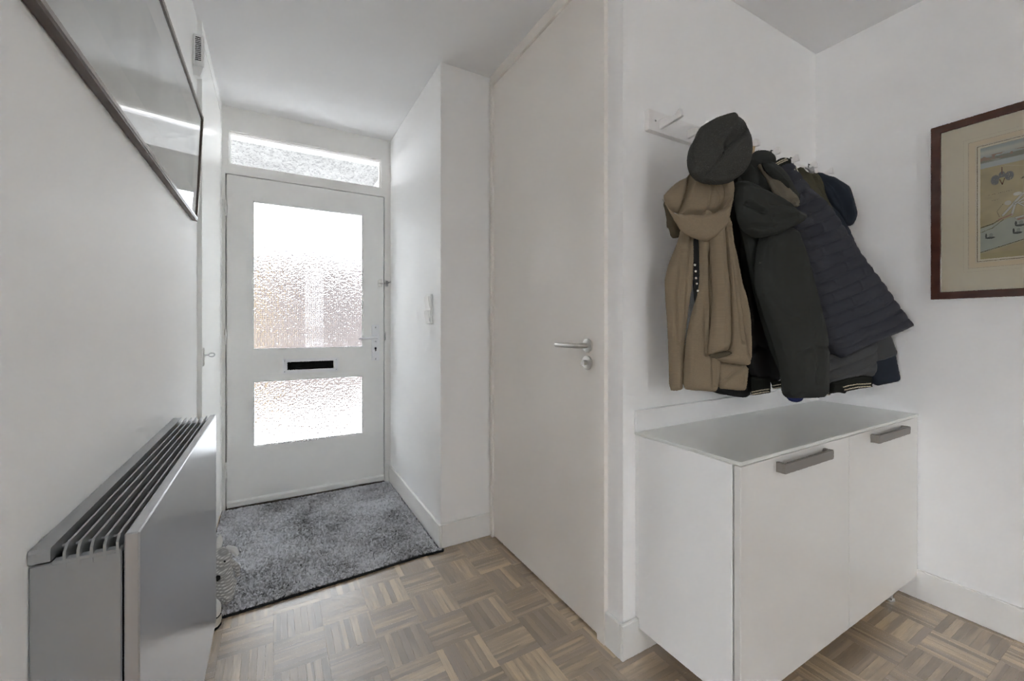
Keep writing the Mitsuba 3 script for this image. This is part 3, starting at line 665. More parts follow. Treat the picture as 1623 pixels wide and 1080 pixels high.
put(k + '__nose', ellip((TX + 0.002, TY - 0.080, 0.163), (0.012, 0.006, 0.012), sub=2), FELT, smooth=True)
for key in [q for q in scene if q not in toy_start]:
    scene[key]['to_world'] = T().translate([TX, TY, 0]).scale(TS).translate([-TX, -TY, 0])
k = 'white_shoe'
tag(k, 'white low shoe with black trim lines beside the knitted toy, toe out', 'shoe')
SHW = mat('shoe_white', (0.66, 0.66, 0.64), 0.5, 0.3); SHS = mat('shoe_sole_cream', (0.55, 0.52, 0.46), 0.6, 0.2)
def shoe_poly(g=0.0):
    a = np.array([(-0.262, 1.835), (-0.265, 1.870), (-0.262, 1.905), (-0.225, 1.918), (-0.192, 1.916), (-0.176, 1.905), (-0.168, 1.886), (-0.168, 1.864), (-0.175, 1.845), (-0.190, 1.833), (-0.225, 1.829)]) - [0.005, 0]
    return Polygon(a).buffer(0.004).buffer(g)
def slab(poly, z0, z1):
    m = trimesh.creation.extrude_polygon(poly, z1 - z0); m.apply_translation((0, 0, z0)); return m
put(k + '__outsole', slab(shoe_poly(0.0005), 0.0003, 0.009), FELT)
put(k + '__midsole', slab(shoe_poly(0.0), 0.009, 0.040), SHS)
put(k + '__stripe', slab(shoe_poly(0.0012), 0.040, 0.0445), FELT)
ts = []
for r_, z in ((0.0, 0.0445), (-0.0005, 0.058), (-0.003, 0.070), (-0.008, 0.079), (-0.016, 0.084)):
    q = shoe_poly(r_).exterior; ts.append(np.array([[*q.interpolate(t_, normalized=True).coords[0], z] for t_ in np.linspace(0, 1, 41)[:-1]]))
put(k + '__upper', hull(np.vstack(ts)), SHW, smooth=50)

# ------------------------------------------------------------------ wall cabinet
KX0, KX1, KY0, KY1, KZ0, KZ1 = 1.058, 2.2635, 0.648, CY - 0.0005, 0.090, 0.745
k = 'cabinet'
tag(k, 'glossy white two door cabinet under the coat rack with bronze bar handles', 'cabinet')
put(k + '__body', cat(rbox(KX0, KX0 + 0.018, KY0 + 0.023, CY - 0.017, KZ0, KZ1 - 0.012, 0.0012), rbox(KX1 - 0.018, KX1 - 0.015, KY0 + 0.023, CY - 0.017, KZ0, KZ1 - 0.012, 0.0012),
    rbox(KX0 + 0.018, KX1 - 0.015, KY0 + 0.026, CY - 0.017, KZ0, KZ0 + 0.018, 0.001), rbox(KX0 + 0.018, KX1 - 0.015, CY - 0.03, CY - 0.017, KZ0 + 0.018, KZ1 - 0.012, 0.001),
    rbox(KX0 + 0.018, KX1 - 0.015, KY0 + 0.026, CY - 0.03, KZ1 - 0.030, KZ1 - 0.012, 0.001)), SIDEW, label='satin white carcase')
put(k + '__side_filler', rbox(KX0 + 0.001, KX0 + 0.016, CY - 0.017, CY - 0.0008, 0.12, KZ1 - 0.012, 0.001), SIDEW)
put(k + '__worktop', rbox(KX0 - 0.004, KX1, KY0 - 0.003, KY1, KZ1 - 0.0105, KZ1, 0.0018), TOPW, label='pale satin glass top')
put(k + '__upstand', rbox(KX0 - 0.004, KX1, CY - 0.014, CY - 0.0006, KZ1, 0.817, 0.0018), SIDEW, label='white upstand board along the wall')
for (a, b) in ((KX0 + 0.001, 1.6650), (1.6685, KX1 - 0.002)):
    d = put(k + '__door', rbox(a, b, KY0, KY0 + 0.019, KZ0 - 0.001, KZ1 - 0.0135, 0.002), GLOSSW, label='glossy white door')
    hx0 = a + 0.166 if a < 1.5 else 1.828
    hx1 = hx0 + 0.275
    hz0, hz1, ho = 0.690, 0.718, KY0 - 0.026
    put(d + '__handle', cat(rbox(hx0, hx1, ho, ho + 0.010, hz0, hz1, 0.0012), rbox(hx0, hx0 + 0.012, ho + 0.009, KY0 + 0.0005, hz0, hz1, 0.001), rbox(hx1 - 0.012, hx1, ho + 0.009, KY0 + 0.0005, hz0, hz1, 0.001)), HANDLEM, label='brushed bronze bar handle')
for x in (1.25, 2.15):
    for y in (0.70, 0.95):
        put(k + '__foot', lathe([(0, 0.0), (0.016, 0.0), (0.016, 0.006), (0.010, 0.010), (0.010, KZ0 - 0.003), (0, KZ0 - 0.003)], (x, y, 0.0005), (x, y, 1), 20), CHROME, smooth=40)

# ------------------------------------------------------------------ coat rack
k = 'coat_rack'
tag(k, 'white wooden coat rack board with angled pegs on the wall above the cabinet', 'coat rack')
RACKP = mat('rack_white', (0.80, 0.785, 0.775), 0.4, 0.35)
bo = [(1.105, 1.7690), (2.245, 1.7690), (2.245, 1.8390), (1.105, 1.8390)]
pts = []
for (x, z) in bo:
    pts.append((x, CY - 0.0004, z)); pts.append((x, CY - 0.0195, z))
put(k + '__board', hull(pts), RACKP)
for x in (1.136, 2.215):
    put(k + '__screw', screw((x, CY - 0.0195, 1.805), (0, -1, 0), 0.0035), SCREW)
PEGX = [1.160 + 0.1455 * i for i in range(8)]
pegside = Polygon([(CY - 0.0190, 1.780), (CY - 0.060, 1.783), (CY - 0.108, 1.786), (CY - 0.111, 1.789), (CY - 0.106, 1.812), (CY - 0.099, 1.8125), (CY - 0.082, 1.801), (CY - 0.070, 1.7995), (CY - 0.055, 1.807), (CY - 0.040, 1.810), (CY - 0.0190, 1.810)])
for x in PEGX:
    put(k + '__peg', prism_yz(pegside, x - 0.006, x + 0.006), RACKP)

# ------------------------------------------------------------------ garments
def frame_of(x0, y0, x1, y1):
    e = np.array([x1 - x0, y1 - y0]); e /= np.linalg.norm(e)
    return np.array([x0, y0]), e, np.array([e[1], -e[0]])
def seg_dist(P, line):
    d = np.full(len(P), 9.0)
    for a, b in zip(line[:-1], line[1:]):
        a, b = np.array(a), np.array(b); e = b - a
        t = np.clip(((P - a) @ e) / max(e @ e, 1e-12), 0, 1)
        d = np.minimum(d, np.linalg.norm(P - a - t[:, None] * e, axis=1))
    return d
def chaikin(pts, n=2, closed=True):
    p = np.array(pts, float)
    for _ in range(n):
        q = np.roll(p, -1, 0)
        p = np.stack([p * 0.78 + q * 0.22, p * 0.22 + q * 0.78], 1).reshape(-1, 2)
    return p
def relief(plane, outline, off=0.0, thick=0.02, back=0.008, R=0.03, creases=(), folds=None, noise_amp=0.002, noise_f=9.0, grid=0.0055, seed=0, rim=0.002, soft=1, extra=None, lean=0.0):
    """a padded cloth piece: outline in the upright plane, rounded rim, front relief with carved creases and raised folds, a back"""
    o, e, n = frame_of(*plane)
    poly = Polygon(chaikin(outline, soft)).buffer(0)
    if poly.geom_type != 'Polygon': poly = max(poly.geoms, key=lambda g: g.area)
    L = poly.exterior.length; nb = max(24, int(L / (grid * 0.9)))
    bp = np.array([poly.exterior.interpolate(t, normalized=True).coords[0] for t in np.linspace(0, 1, nb, endpoint=False)])
    x0, y0, x1, y1 = poly.bounds
    gx, gy = np.meshgrid(np.arange(x0, x1, grid), np.arange(y0, y1, grid * 0.866), indexing='ij')
    gx = gx + (np.arange(gx.shape[1]) % 2)[None] * grid / 2
    ip = np.stack([gx.ravel(), gy.ravel()], 1)
    ins = poly.buffer(-grid * 0.45)
    ip = ip[shapely.contains_xy(ins, ip[:, 0], ip[:, 1])]
    P = np.vstack([bp, ip])
    tri = Delaunay(P).simplices
    cen = P[tri].mean(1)
    tri = tri[shapely.contains_xy(poly, cen[:, 0], cen[:, 1])]
    v2 = P[tri]; ar = (v2[:, 1, 0] - v2[:, 0, 0]) * (v2[:, 2, 1] - v2[:, 0, 1]) - (v2[:, 1, 1] - v2[:, 0, 1]) * (v2[:, 2, 0] - v2[:, 0, 0])
    tri[ar < 0] = tri[ar < 0][:, ::-1]
    tri = tri[np.abs(ar) > 1e-12]
    dist = shapely.distance(shapely.points(P), poly.exterior)
    t = np.clip(dist / R, 0, 1); prof = np.sqrt(np.maximum(0, 1 - (1 - t) ** 2))
    rimw = np.clip(dist / 0.006, 0, 1)
    w = thick * prof
    for line, depth, width in creases:
        w = w - depth * np.exp(-(seg_dist(P, line) / width) ** 2) * rimw
    if folds is not None: w = w + folds(P[:, 0], P[:, 1]) * rimw
    q = np.stack([P[:, 0] * noise_f, P[:, 1] * noise_f * 0.6, np.full(len(P), seed * 3.7)], 1)
    w = w + noise_amp * 2 * (meshkit.fbm(q, 3, seed) - 0.5) * rimw
    if extra is not None: w = w + extra(P) * rimw
    ln = lean * (P[:, 1] - y0)
    nbp = len(bp)
    wf = off + w + rim + ln
    wb = off - back * prof - rim + ln
    def world(wv):
        xy = o + P[:, :1] * e + wv[:, None] * n
        return np.column_stack([xy, P[:, 1]])
    n_ = len(P)
    ids = np.arange(nbp); nx = np.roll(ids, -1)
    if Polygon(bp).exterior.is_ccw: side = np.vstack([np.stack([ids, ids + n_, nx + n_], 1), np.stack([ids, nx + n_, nx], 1)])
    else: side = np.vstack([np.stack([ids, nx + n_, ids + n_], 1), np.stack([ids, nx, nx + n_], 1)])
    Fm = np.vstack([tri, tri[:, ::-1] + n_, side])
    m = trimesh.Trimesh(np.vstack([world(wf), world(wb)]), Fm, process=False)
    if m.volume < 0: m.invert()
    return m
def bump_weave(f):
    return mikit.proc(lambda p, n, uv: 0.5 * (dr.sin(p.z * f) * dr.sin((p.x - p.y) * f)), eps=3e-4)
def cloth(name, color, rough=0.85, vary=0.15, sheen=0.15, f=9.0):
    def fn(p, n, uv):
        k_ = fbm(p.x * f, p.y * f, p.z * f, 3) - 0.5
        g_ = noise(p.x * 420 + p.y * 300, p.z * 420, 2.0) - 0.5
        return mi.Color3f(*color) * (1 + vary * k_ + 0.10 * g_)
    return mat(name, mikit.proc(fn), rough, 0.15, sheen=sheen)
KHAKI = cloth('khaki_cotton', (0.215, 0.170, 0.115), 0.8)
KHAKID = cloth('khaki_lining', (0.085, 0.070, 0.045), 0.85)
PARKA = cloth('parka_green_black', (0.026, 0.028, 0.025), 0.6)
LINING = cloth('parka_lining', (0.135, 0.118, 0.088), 0.75)
BLACKC = cloth('black_nylon', (0.014, 0.014, 0.014), 0.6)
QUILT = cloth('navy_quilt', (0.036, 0.038, 0.047), 0.5, sheen=0.1)
NAVY = cloth('navy_cloth', (0.020, 0.026, 0.036), 0.7)
OLIVE = cloth('olive_cloth', (0.060, 0.056, 0.036), 0.8)
GREYQ = cloth('grey_quilt', (0.060, 0.062, 0.063), 0.55)
RIB = cloth('black_rib', (0.016, 0.017, 0.014), 0.9)
STRIPE = mat('cream_stripe', (0.50, 0.44, 0.34), 0.8, 0.1)
def wool_fn(p, n, uv):
    g = noise(p.x * 500, p.y * 500, p.z * 500); h_ = noise(p.x * 190, p.y * 190, p.z * 190)
    s = smoothstep(0.80, 0.92, noise(p.x * 900, p.y * 800, p.z * 900))
    return mi.Color3f(0.044, 0.044, 0.040) * (0.55 + 0.7 * g + 0.35 * h_) + mi.Color3f(0.14, 0.14, 0.13) * s
WOOL = mat('charcoal_wool', mikit.proc(wool_fn), 0.95, 0.05, sheen=0.3)

# khaki hooded coat
A = (1.07, 0.92, 1.37, 0.80)
k = 'khaki_coat'
tag(k, 'khaki hooded raincoat hanging leftmost on the rack, below the flat cap', 'coat')
b1 = relief(A, [(0.098,1.546),(0.080,1.402),(0.022,1.267),(0.026,1.176),(0.032,1.109),(0.037,0.992),(0.039,0.892),(0.063,0.890),(0.087,0.895),(0.091,1.039),(0.102,1.150),(0.118,1.238),(0.122,1.300),(0.122,1.393),(0.133,1.548)], off=-0.012, thick=0.020, back=0.010, R=0.03, noise_amp=0.004, seed=1,
    creases=[([(0.076,1.340),(0.063,1.197),(0.065,1.053)], 0.010, 0.010), ([(0.107,1.382),(0.094,1.217),(0.080,1.012),(0.076,0.910)], 0.009, 0.008)])
b2 = relief(A, [(0.130,1.482),(0.134,1.339),(0.135,1.248),(0.126,1.192),(0.102,1.119),(0.087,1.043),(0.082,0.972),(0.080,0.897),(0.117,0.892),(0.157,0.890),(0.197,0.885),(0.203,0.930),(0.210,0.987),(0.206,1.012),(0.201,1.135),(0.192,1.341),(0.183,1.484)], off=0.0, thick=0.016, back=0.010, R=0.03, noise_amp=0.005, seed=2,
    creases=[([(0.146,1.299),(0.148,1.176),(0.150,1.012)], 0.008, 0.006), ([(0.163,1.340),(0.168,1.135),(0.177,0.910)], 0.010, 0.006), ([(0.082,1.054),(0.087,0.891)], 0.005, 0.006)])
put(k + '__body', cat(b1, b2), KHAKI, smooth=True)
put(k + '__snap_gap_shade', relief(A, [(0.115,1.397),(0.137,1.393),(0.146,1.258),(0.146,1.135),(0.128,1.135),(0.113,1.258)], off=-0.004, thick=0.004, R=0.01, noise_amp=0.001), BLACKC, smooth=True, label='inner snap strip, coloured black for the shade in the gap')  # black cloth stands for the shade between the two coat fronts
o_, e_, n_ = frame_of(*A)
for (u, z) in [(0.117,1.297),(0.120,1.277),(0.121,1.255),(0.124,1.237),(0.127,1.214)]:
    c = o_ + e_ * u + n_ * 0.0045
    put(k + '__snap', lathe([(0, 0.003), (0.0028, 0.0025), (0.0042, 0.0)], (*c, z), (*(c + n_), z), 12), STEEL, smooth=40)
s1 = relief(A, [(0.151,1.437),(0.158,1.370),(0.162,1.256),(0.169,1.195),(0.160,1.094),(0.149,1.018),(0.156,1.006),(0.177,1.014),(0.230,1.023),(0.230,1.135),(0.226,1.236),(0.213,1.337),(0.204,1.438)], off=0.022, thick=0.020, back=0.012, R=0.028, noise_amp=0.003, seed=3,
    creases=[([(0.182,1.397),(0.191,1.236),(0.193,1.034)], -0.006, 0.010), ([(0.213,1.358),(0.219,1.196),(0.221,1.033)], 0.006, 0.005)])
s2 = relief(A, [(0.204,1.461),(0.220,1.339),(0.233,1.197),(0.235,1.033),(0.220,1.013),(0.175,1.001),(0.193,0.986),(0.242,0.978),(0.300,0.971),(0.305,0.979),(0.296,1.026),(0.282,1.115),(0.264,1.228),(0.251,1.340),(0.237,1.452)], off=0.012, thick=0.020, back=0.012, R=0.025, noise_amp=0.003, seed=4,
    creases=[([(0.224,1.421),(0.249,1.238),(0.269,1.053)], 0.014, 0.007), ([(0.242,1.422),(0.269,1.238),(0.291,1.012)], 0.010, 0.006)])
s3 = relief(A, [(0.186,0.999),(0.208,0.983),(0.265,0.976),(0.313,0.969),(0.308,0.927),(0.303,0.888),(0.276,0.888),(0.235,0.893),(0.204,0.896)], off=-0.004, thick=0.012, back=0.012, R=0.02, noise_amp=0.002, seed=5,
    creases=[([(0.208,0.917),(0.253,0.945),(0.299,0.969)], 0.008, 0.004), ([(0.294,0.959),(0.290,0.890)], 0.005, 0.003)])
s4 = relief(A, [(0.235,1.458),(0.271,1.345),(0.292,1.241),(0.306,1.207),(0.322,1.136),(0.326,1.052),(0.326,0.985),(0.303,0.973),(0.281,1.052),(0.258,1.219),(0.231,1.385)], off=-0.010, thick=0.016, back=0.012, R=0.02, noise_amp=0.002, seed=6)
put(k + '__sleeve', cat(s1, s2, s3, s4), KHAKI, smooth=True)
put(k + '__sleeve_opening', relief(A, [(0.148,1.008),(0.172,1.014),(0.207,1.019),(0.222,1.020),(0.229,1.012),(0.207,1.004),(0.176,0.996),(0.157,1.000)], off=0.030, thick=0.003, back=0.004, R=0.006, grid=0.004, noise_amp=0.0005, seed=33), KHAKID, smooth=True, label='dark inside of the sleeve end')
put(k + '__hood', relief(A, [(0.007,1.512),(0.032,1.540),(0.058,1.563),(0.093,1.579),(0.108,1.606),(0.159,1.621),(0.214,1.612),(0.248,1.578),(0.254,1.548),(0.248,1.510),(0.230,1.489),(0.203,1.474),(0.154,1.458),(0.102,1.458),(0.050,1.460),(0.024,1.481)], off=0.004, thick=0.022, back=0.010, R=0.035, noise_amp=0.004, noise_f=14, seed=7,
    creases=[([(0.106,1.598),(0.084,1.540),(0.062,1.462)], 0.026, 0.007), ([(0.156,1.568),(0.167,1.532),(0.154,1.466)], 0.013, 0.006), ([(0.167,1.564),(0.194,1.521),(0.194,1.473)], 0.012, 0.005), ([(0.205,1.566),(0.212,1.521),(0.203,1.474)], 0.014, 0.005),
             ([(0.028,1.461),(0.102,1.452),(0.181,1.463),(0.248,1.502)], 0.014, 0.010)]), KHAKI, smooth=True)
put(k + '__hood_brim', relief(A, [(-0.017,1.500),(-0.002,1.476),(0.023,1.450),(0.052,1.447),(0.080,1.447),(0.131,1.449),(0.178,1.462),(0.204,1.478),(0.222,1.501),(0.227,1.525),(0.228,1.511),(0.217,1.462),(0.209,1.432),(0.197,1.410),(0.172,1.387),(0.136,1.366),(0.112,1.369),(0.088,1.377),(0.050,1.395),(0.027,1.428),(0.004,1.466)], off=0.040, thick=0.014, back=0.006, R=0.03, rim=0.0012, noise_amp=0.0015, seed=8, soft=1,
    creases=[([(0.081,1.443),(0.078,1.414),(0.076,1.386)], 0.003, 0.003)]), KHAKI, smooth=True, label='turned back hood brim')

# flat cap
G = (1.085, 0.828, 1.315, 0.774)
k = 'flat_cap'
tag(k, 'dark grey wool flat cap hanging on the rack above the khaki coat', 'cap')
capo = [(0.135,1.756),(0.157,1.757),(0.184,1.749),(0.204,1.732),(0.219,1.712),(0.229,1.683),(0.231,1.656),(0.226,1.623),(0.214,1.598),(0.194,1.574),(0.164,1.555),(0.135,1.544),(0.092,1.538),(0.057,1.538),(0.027,1.547),(0.009,1.564),(0.001,1.590),(0.002,1.619),(0.011,1.645),(0.025,1.665),(0.034,1.686),(0.048,1.709),(0.073,1.726),(0.104,1.744)]
cap_m = relief(G, capo, off=0.0, thick=0.040, back=0.006, R=0.075, noise_amp=0.004, noise_f=12, grid=0.0035, seed=9, soft=1, rim=0.006,
    creases=[([(0.140,1.747),(0.130,1.706),(0.097,1.675),(0.059,1.658)], -0.013, 0.015), ([(0.194,1.707),(0.160,1.685),(0.116,1.652),(0.106,1.639)], 0.014, 0.012),
             ([(0.111,1.641),(0.073,1.588),(0.050,1.557)], 0.006, 0.0035), ([(0.194,1.707),(0.164,1.683),(0.111,1.641)], 0.005, 0.0035), ([(0.034,1.550),(0.092,1.552),(0.152,1.567),(0.194,1.602)], 0.004, 0.005)])
put(k + '__crown', cap_m, WOOL, smooth=True)
put(k + '__peak', relief(G, [(0.009,1.572),(0.022,1.550),(0.057,1.538),(0.097,1.536),(0.140,1.543),(0.172,1.556),(0.164,1.569),(0.092,1.555),(0.041,1.564)], off=0.0, thick=0.006, back=0.004, R=0.01, noise_amp=0.001, grid=0.004, seed=10), WOOL, smooth=True)
o_, e_, n_ = frame_of(*G)
(u, z) = [(0.087,1.618)][0]
put(k + '__button', ellip((*(o_ + e_ * u + n_ * 0.044), z), (0.004, 0.004, 0.004), sub=2), WOOL, smooth=True)

# black jacket behind, with striped ribbed hem
Fp = (1.30, 0.965, 1.75, 0.90)
k = 'black_jacket'
tag(k, 'black jacket with cream striped ribbed hem hanging behind the khaki coat', 'jacket')
jb = relief(Fp, [(0.013,1.590),(0.118,1.676),(0.207,1.717),(0.279,1.713),(0.435,1.591),(0.463,1.343),(0.474,0.993),(0.445,0.888),(0.388,0.881),(0.286,0.901),(0.269,0.837),(0.246,0.829),(0.181,0.840),(0.106,0.854),(0.051,0.873),(0.022,1.003),(0.010,1.251)], off=0, thick=0.014, back=0.010, R=0.03, noise_amp=0.004, seed=11)
put(k + '__body', jb, BLACKC, smooth=True)
put(k + '__sleeve', relief(Fp, [(0.182,1.417),(0.266,1.442),(0.293,1.307),(0.313,1.141),(0.326,0.998),(0.353,0.925),(0.347,0.901),(0.279,0.895),(0.233,0.930),(0.227,1.000),(0.240,1.140),(0.214,1.280)], off=0.026, thick=0.014, back=0.008, R=0.025, noise_amp=0.004, noise_f=14, seed=12,
    creases=[([(0.233,1.000),(0.279,1.027),(0.326,1.007)], 0.012, 0.007)]), BLACKC, smooth=True)
def striped(k_, plane, band, stripes, off, seed, thick=0.01, hw=0.0022):
    r_ = put(k_, relief(plane, band, off=off, thick=thick, back=0.008, R=0.012, noise_amp=0.001, grid=0.004, seed=seed, soft=0,
        folds=lambda u, z: 0.0006 * np.sin(u * 1400)), RIB, smooth=True)
    o_, e_, n_ = frame_of(*plane)
    for st in stripes:
        P_ = []
        for (a, b) in zip(st[:-1], st[1:]):
            for t in np.linspace(0, 1, 9)[:-1]: P_.append((a[0] + (b[0] - a[0]) * t, a[1] + (b[1] - a[1]) * t))
        P_.append(st[-1])
        V_ = []
        for (u, z) in P_:
            c = o_ + e_ * u + n_ * (off + thick + 0.0030)
            V_.append((*c, z))
        put(r_ + '__stripe', tube(V_, hw, 8), STRIPE, smooth=40)
striped(k + '__waistband', Fp, [(0.232,0.912),(0.331,0.912),(0.331,0.848),(0.284,0.846),(0.242,0.844)], [[(0.224,0.859),(0.267,0.863),(0.313,0.865)], [(0.225,0.850),(0.267,0.854),(0.313,0.856)]], 0.035, 13)
striped(k + '__waistband', Fp, [(0.365,0.890),(0.425,0.887),(0.425,0.860),(0.375,0.858)], [[(0.351,0.873),(0.406,0.877)], [(0.356,0.863),(0.406,0.866)]], 0.02, 14)
put(k + '__sleeve_tail', relief(A, [(0.030,1.515),(0.056,1.491),(0.092,1.450),(0.106,1.404),(0.085,1.393),(0.061,1.391),(0.052,1.424),(0.045,1.426),(0.045,1.459)], off=-0.04, thick=0.010, back=0.006, R=0.015, noise_amp=0.002, seed=15), KHAKID, smooth=True, label='dark olive lining flap at the left')

# dark green parka
B = (1.35, 0.86, 1.80, 0.775)
k = 'dark_parka'
tag(k, 'dark green black hooded parka bulging out right of the khaki coat', 'parka')
put(k + '__body', relief(B, [(0.025,1.606),(0.135,1.652),(0.257,1.530),(0.353,1.375),(0.419,1.188),(0.453,0.998),(0.453,0.902),(0.257,0.910),(0.180,1.049),(0.124,1.205),(0.094,1.315),(0.054,1.445)], off=-0.015, thick=0.018, back=0.010, R=0.04, noise_amp=0.004, seed=16), PARKA, smooth=True)
put(k + '__sleeve', relief(B, [(0.121,1.444),(0.095,1.355),(0.086,1.289),(0.089,1.224),(0.121,1.155),(0.153,1.083),(0.195,0.982),(0.214,0.904),(0.217,0.861),(0.238,0.844),(0.332,0.839),(0.424,0.836),(0.425,0.906),(0.424,0.979),(0.417,1.070),(0.381,1.193),(0.345,1.294),(0.310,1.368),(0.260,1.459)], off=0.016, thick=0.046, back=0.012, R=0.065, noise_amp=0.006, noise_f=8, seed=17,
    creases=[([(0.291,1.321),(0.323,1.094),(0.335,0.910)], 0.006, 0.018), ([(0.118,1.203),(0.192,1.138),(0.253,1.128)], 0.004, 0.010), ([(0.223,1.004),(0.316,1.036),(0.400,1.024)], 0.004, 0.010), ([(0.217,0.866),(0.316,0.854),(0.424,0.853)], 0.002, 0.004)]), PARKA, smooth=True)
put(k + '__hood', relief(B, [(-0.039,1.567),(-0.015,1.576),(0.012,1.573),(0.065,1.558),(0.124,1.543),(0.177,1.522),(0.219,1.504),(0.261,1.491),(0.267,1.469),(0.243,1.452),(0.198,1.435),(0.162,1.417),(0.124,1.406),(0.065,1.393),(0.029,1.397),(-0.007,1.415),(-0.028,1.445),(-0.036,1.489),(-0.039,1.536)], off=0.05, thick=0.048, back=0.014, R=0.07, noise_amp=0.007, noise_f=12, seed=18,
    creases=[([(-0.018,1.493),(0.004,1.478),(0.029,1.466)], 0.018, 0.006), ([(-0.001,1.422),(0.045,1.423),(0.093,1.427)], 0.010, 0.006), ([(0.059,1.494),(0.122,1.498),(0.174,1.496)], 0.006, 0.007), ([(0.073,1.453),(0.145,1.455),(0.204,1.472)], 0.006, 0.009), ([(-0.036,1.547),(0.031,1.544),(0.101,1.523),(0.174,1.505)], -0.006, 0.012)]), PARKA, smooth=True)
put(k + '__shoulder', relief(B, [(0.049,1.626),(0.071,1.670),(0.106,1.710),(0.138,1.718),(0.168,1.714),(0.189,1.696),(0.201,1.673),(0.232,1.654),(0.263,1.622),(0.279,1.596),(0.307,1.567),(0.294,1.529),(0.238,1.524),(0.183,1.552),(0.118,1.568),(0.054,1.581)], off=0.0, thick=0.035, back=0.015, R=0.05, noise_amp=0.006, noise_f=14, seed=19,
    creases=[([(0.118,1.663),(0.153,1.676),(0.195,1.672)], 0.016, 0.008), ([(0.077,1.657),(0.094,1.620),(0.112,1.578)], 0.012, 0.007)]), PARKA, smooth=True)
put(k + '__hood_lining', relief(B, [(0.076,1.651),(0.110,1.640),(0.136,1.628),(0.162,1.612),(0.195,1.591),(0.228,1.579),(0.259,1.554),(0.271,1.531),(0.265,1.519),(0.243,1.524),(0.225,1.533),(0.195,1.528),(0.168,1.543),(0.142,1.572),(0.121,1.600),(0.098,1.621)], off=0.036, thick=0.016, back=0.012, R=0.03, noise_amp=0.005, noise_f=22, seed=20,
    creases=[([(0.110,1.636),(0.139,1.592),(0.180,1.548)], 0.008, 0.005), ([(0.210,1.529),(0.240,1.541),(0.259,1.529)], 0.008, 0.004)]), LINING, smooth=True, label='olive brown hood lining')
put(k + '__hood_rim', relief(B, [(0.076,1.654),(0.122,1.645),(0.156,1.623),(0.192,1.597),(0.207,1.573),(0.195,1.576),(0.162,1.592),(0.122,1.606),(0.093,1.624)], off=0.05, thick=0.014, back=0.01, R=0.02, noise_amp=0.004, noise_f=22, seed=21), PARKA, smooth=True)

# navy quilted jacket flaring out
C = (1.70, 0.89, 2.17, 0.64)
k = 'quilted_jacket'
tag(k, 'dark navy quilted jacket with flaring hem hanging right of the dark parka', 'jacket')
hem = [(0.249,0.975),(0.536,1.098)]
hd = np.array(hem[1]) - np.array(hem[0]); hl = np.linalg.norm(hd); hd = hd / hl; hn = np.array([-hd[1], hd[0]])
def quilt_relief(sp, amp, cross=True):
    def fn(P):
        v = (P - np.array(hem[0])) @ hn; u = (P - np.array(hem[0])) @ hd
        bend = 0.005 * np.sin(u * 9.0) + 0.0015 * np.sin(u * 31 + v * 20)
        ph = (v + bend) / sp
        d = np.abs(ph - np.round(ph)) * sp
        w = -amp * np.exp(-(d / 0.0036) ** 2) + 0.35 * amp * np.cos(np.pi * np.clip(d / sp, 0, 0.5) * 2 + np.pi)
        if cross:
            row = np.floor(ph)
            ux = (u + 0.05 * np.sin(row * 2.3)) / 0.12
            w = w - 0.7 * amp * np.exp(-((ux - np.round(ux)) * 0.12 / 0.004) ** 2) * (v > 0.16)
        return w
    return fn
put(k + '__body', relief(C, [(-0.019,1.725),(0.006,1.740),(0.041,1.735),(0.061,1.721),(0.076,1.694),(0.103,1.658),(0.138,1.621),(0.166,1.602),(0.196,1.572),(0.219,1.541),(0.244,1.504),(0.279,1.450),(0.320,1.389),(0.365,1.327),(0.416,1.261),(0.469,1.187),(0.510,1.135),(0.537,1.100),(0.495,1.081),(0.452,1.063),(0.393,1.041),(0.317,1.009),(0.249,0.975),(0.211,0.995),(0.166,1.044),(0.131,1.191),(0.091,1.314),(0.061,1.436),(0.031,1.583),(0.001,1.669)], off=0.0, thick=0.030, back=0.014, R=0.05, grid=0.0045, noise_amp=0.004, noise_f=16, seed=22, soft=0, extra=quilt_relief(0.044, 0.0045)), QUILT, smooth=True)
put(k + '__collar', relief(C, [(-0.027,1.720),(-0.018,1.737),(0.005,1.750),(0.030,1.747),(0.042,1.740),(0.035,1.721),(0.015,1.713),(-0.013,1.706)], off=0.012, thick=0.012, back=0.012, R=0.02, grid=0.004, noise_amp=0.002, seed=23), RIB, smooth=True)
o_, e_, n_ = frame_of(*C)
for st in ([(-0.031,1.719),(-0.009,1.731),(0.013,1.740)], [(-0.028,1.713),(-0.006,1.725),(0.017,1.735)]):
    put(k + '__collar__stripe', tube([(*(o_ + e_ * u + n_ * 0.027), z) for u, z in st], 0.0018, 8), STRIPE, smooth=40)
for st in ([(0.044,1.715),(0.049,1.698),(0.059,1.682),(0.071,1.662)], [(0.054,1.711),(0.060,1.696),(0.068,1.677)]):
    put(k + '__collar__stripe', tube([(*(o_ + e_ * u + n_ * 0.022), z) for u, z in st], 0.0016, 8), STRIPE, smooth=40)
put(k + '__sleeve', relief(C, [(0.172,1.143),(0.275,1.042),(0.332,1.030),(0.405,1.055),(0.423,1.042),(0.425,0.979),(0.423,0.921),(0.412,0.896),(0.368,0.901),(0.306,0.889),(0.241,0.871),(0.198,0.869),(0.172,0.992)], off=-0.04, thick=0.022, back=0.014, R=0.035, grid=0.0045, noise_amp=0.003, noise_f=16, seed=24, soft=1, extra=quilt_relief(0.040, 0.004, False)), GREYQ, smooth=True)
striped(k + '__cuff', C, [(0.233,0.878),(0.292,0.895),(0.352,0.905),(0.397,0.899),(0.398,0.857),(0.352,0.852),(0.292,0.840),(0.287,0.832),(0.264,0.837),(0.228,0.832)], [[(0.272,0.859),(0.297,0.866),(0.325,0.870),(0.384,0.873)], [(0.277,0.848),(0.303,0.854),(0.331,0.859),(0.384,0.862)]], -0.03, 25)
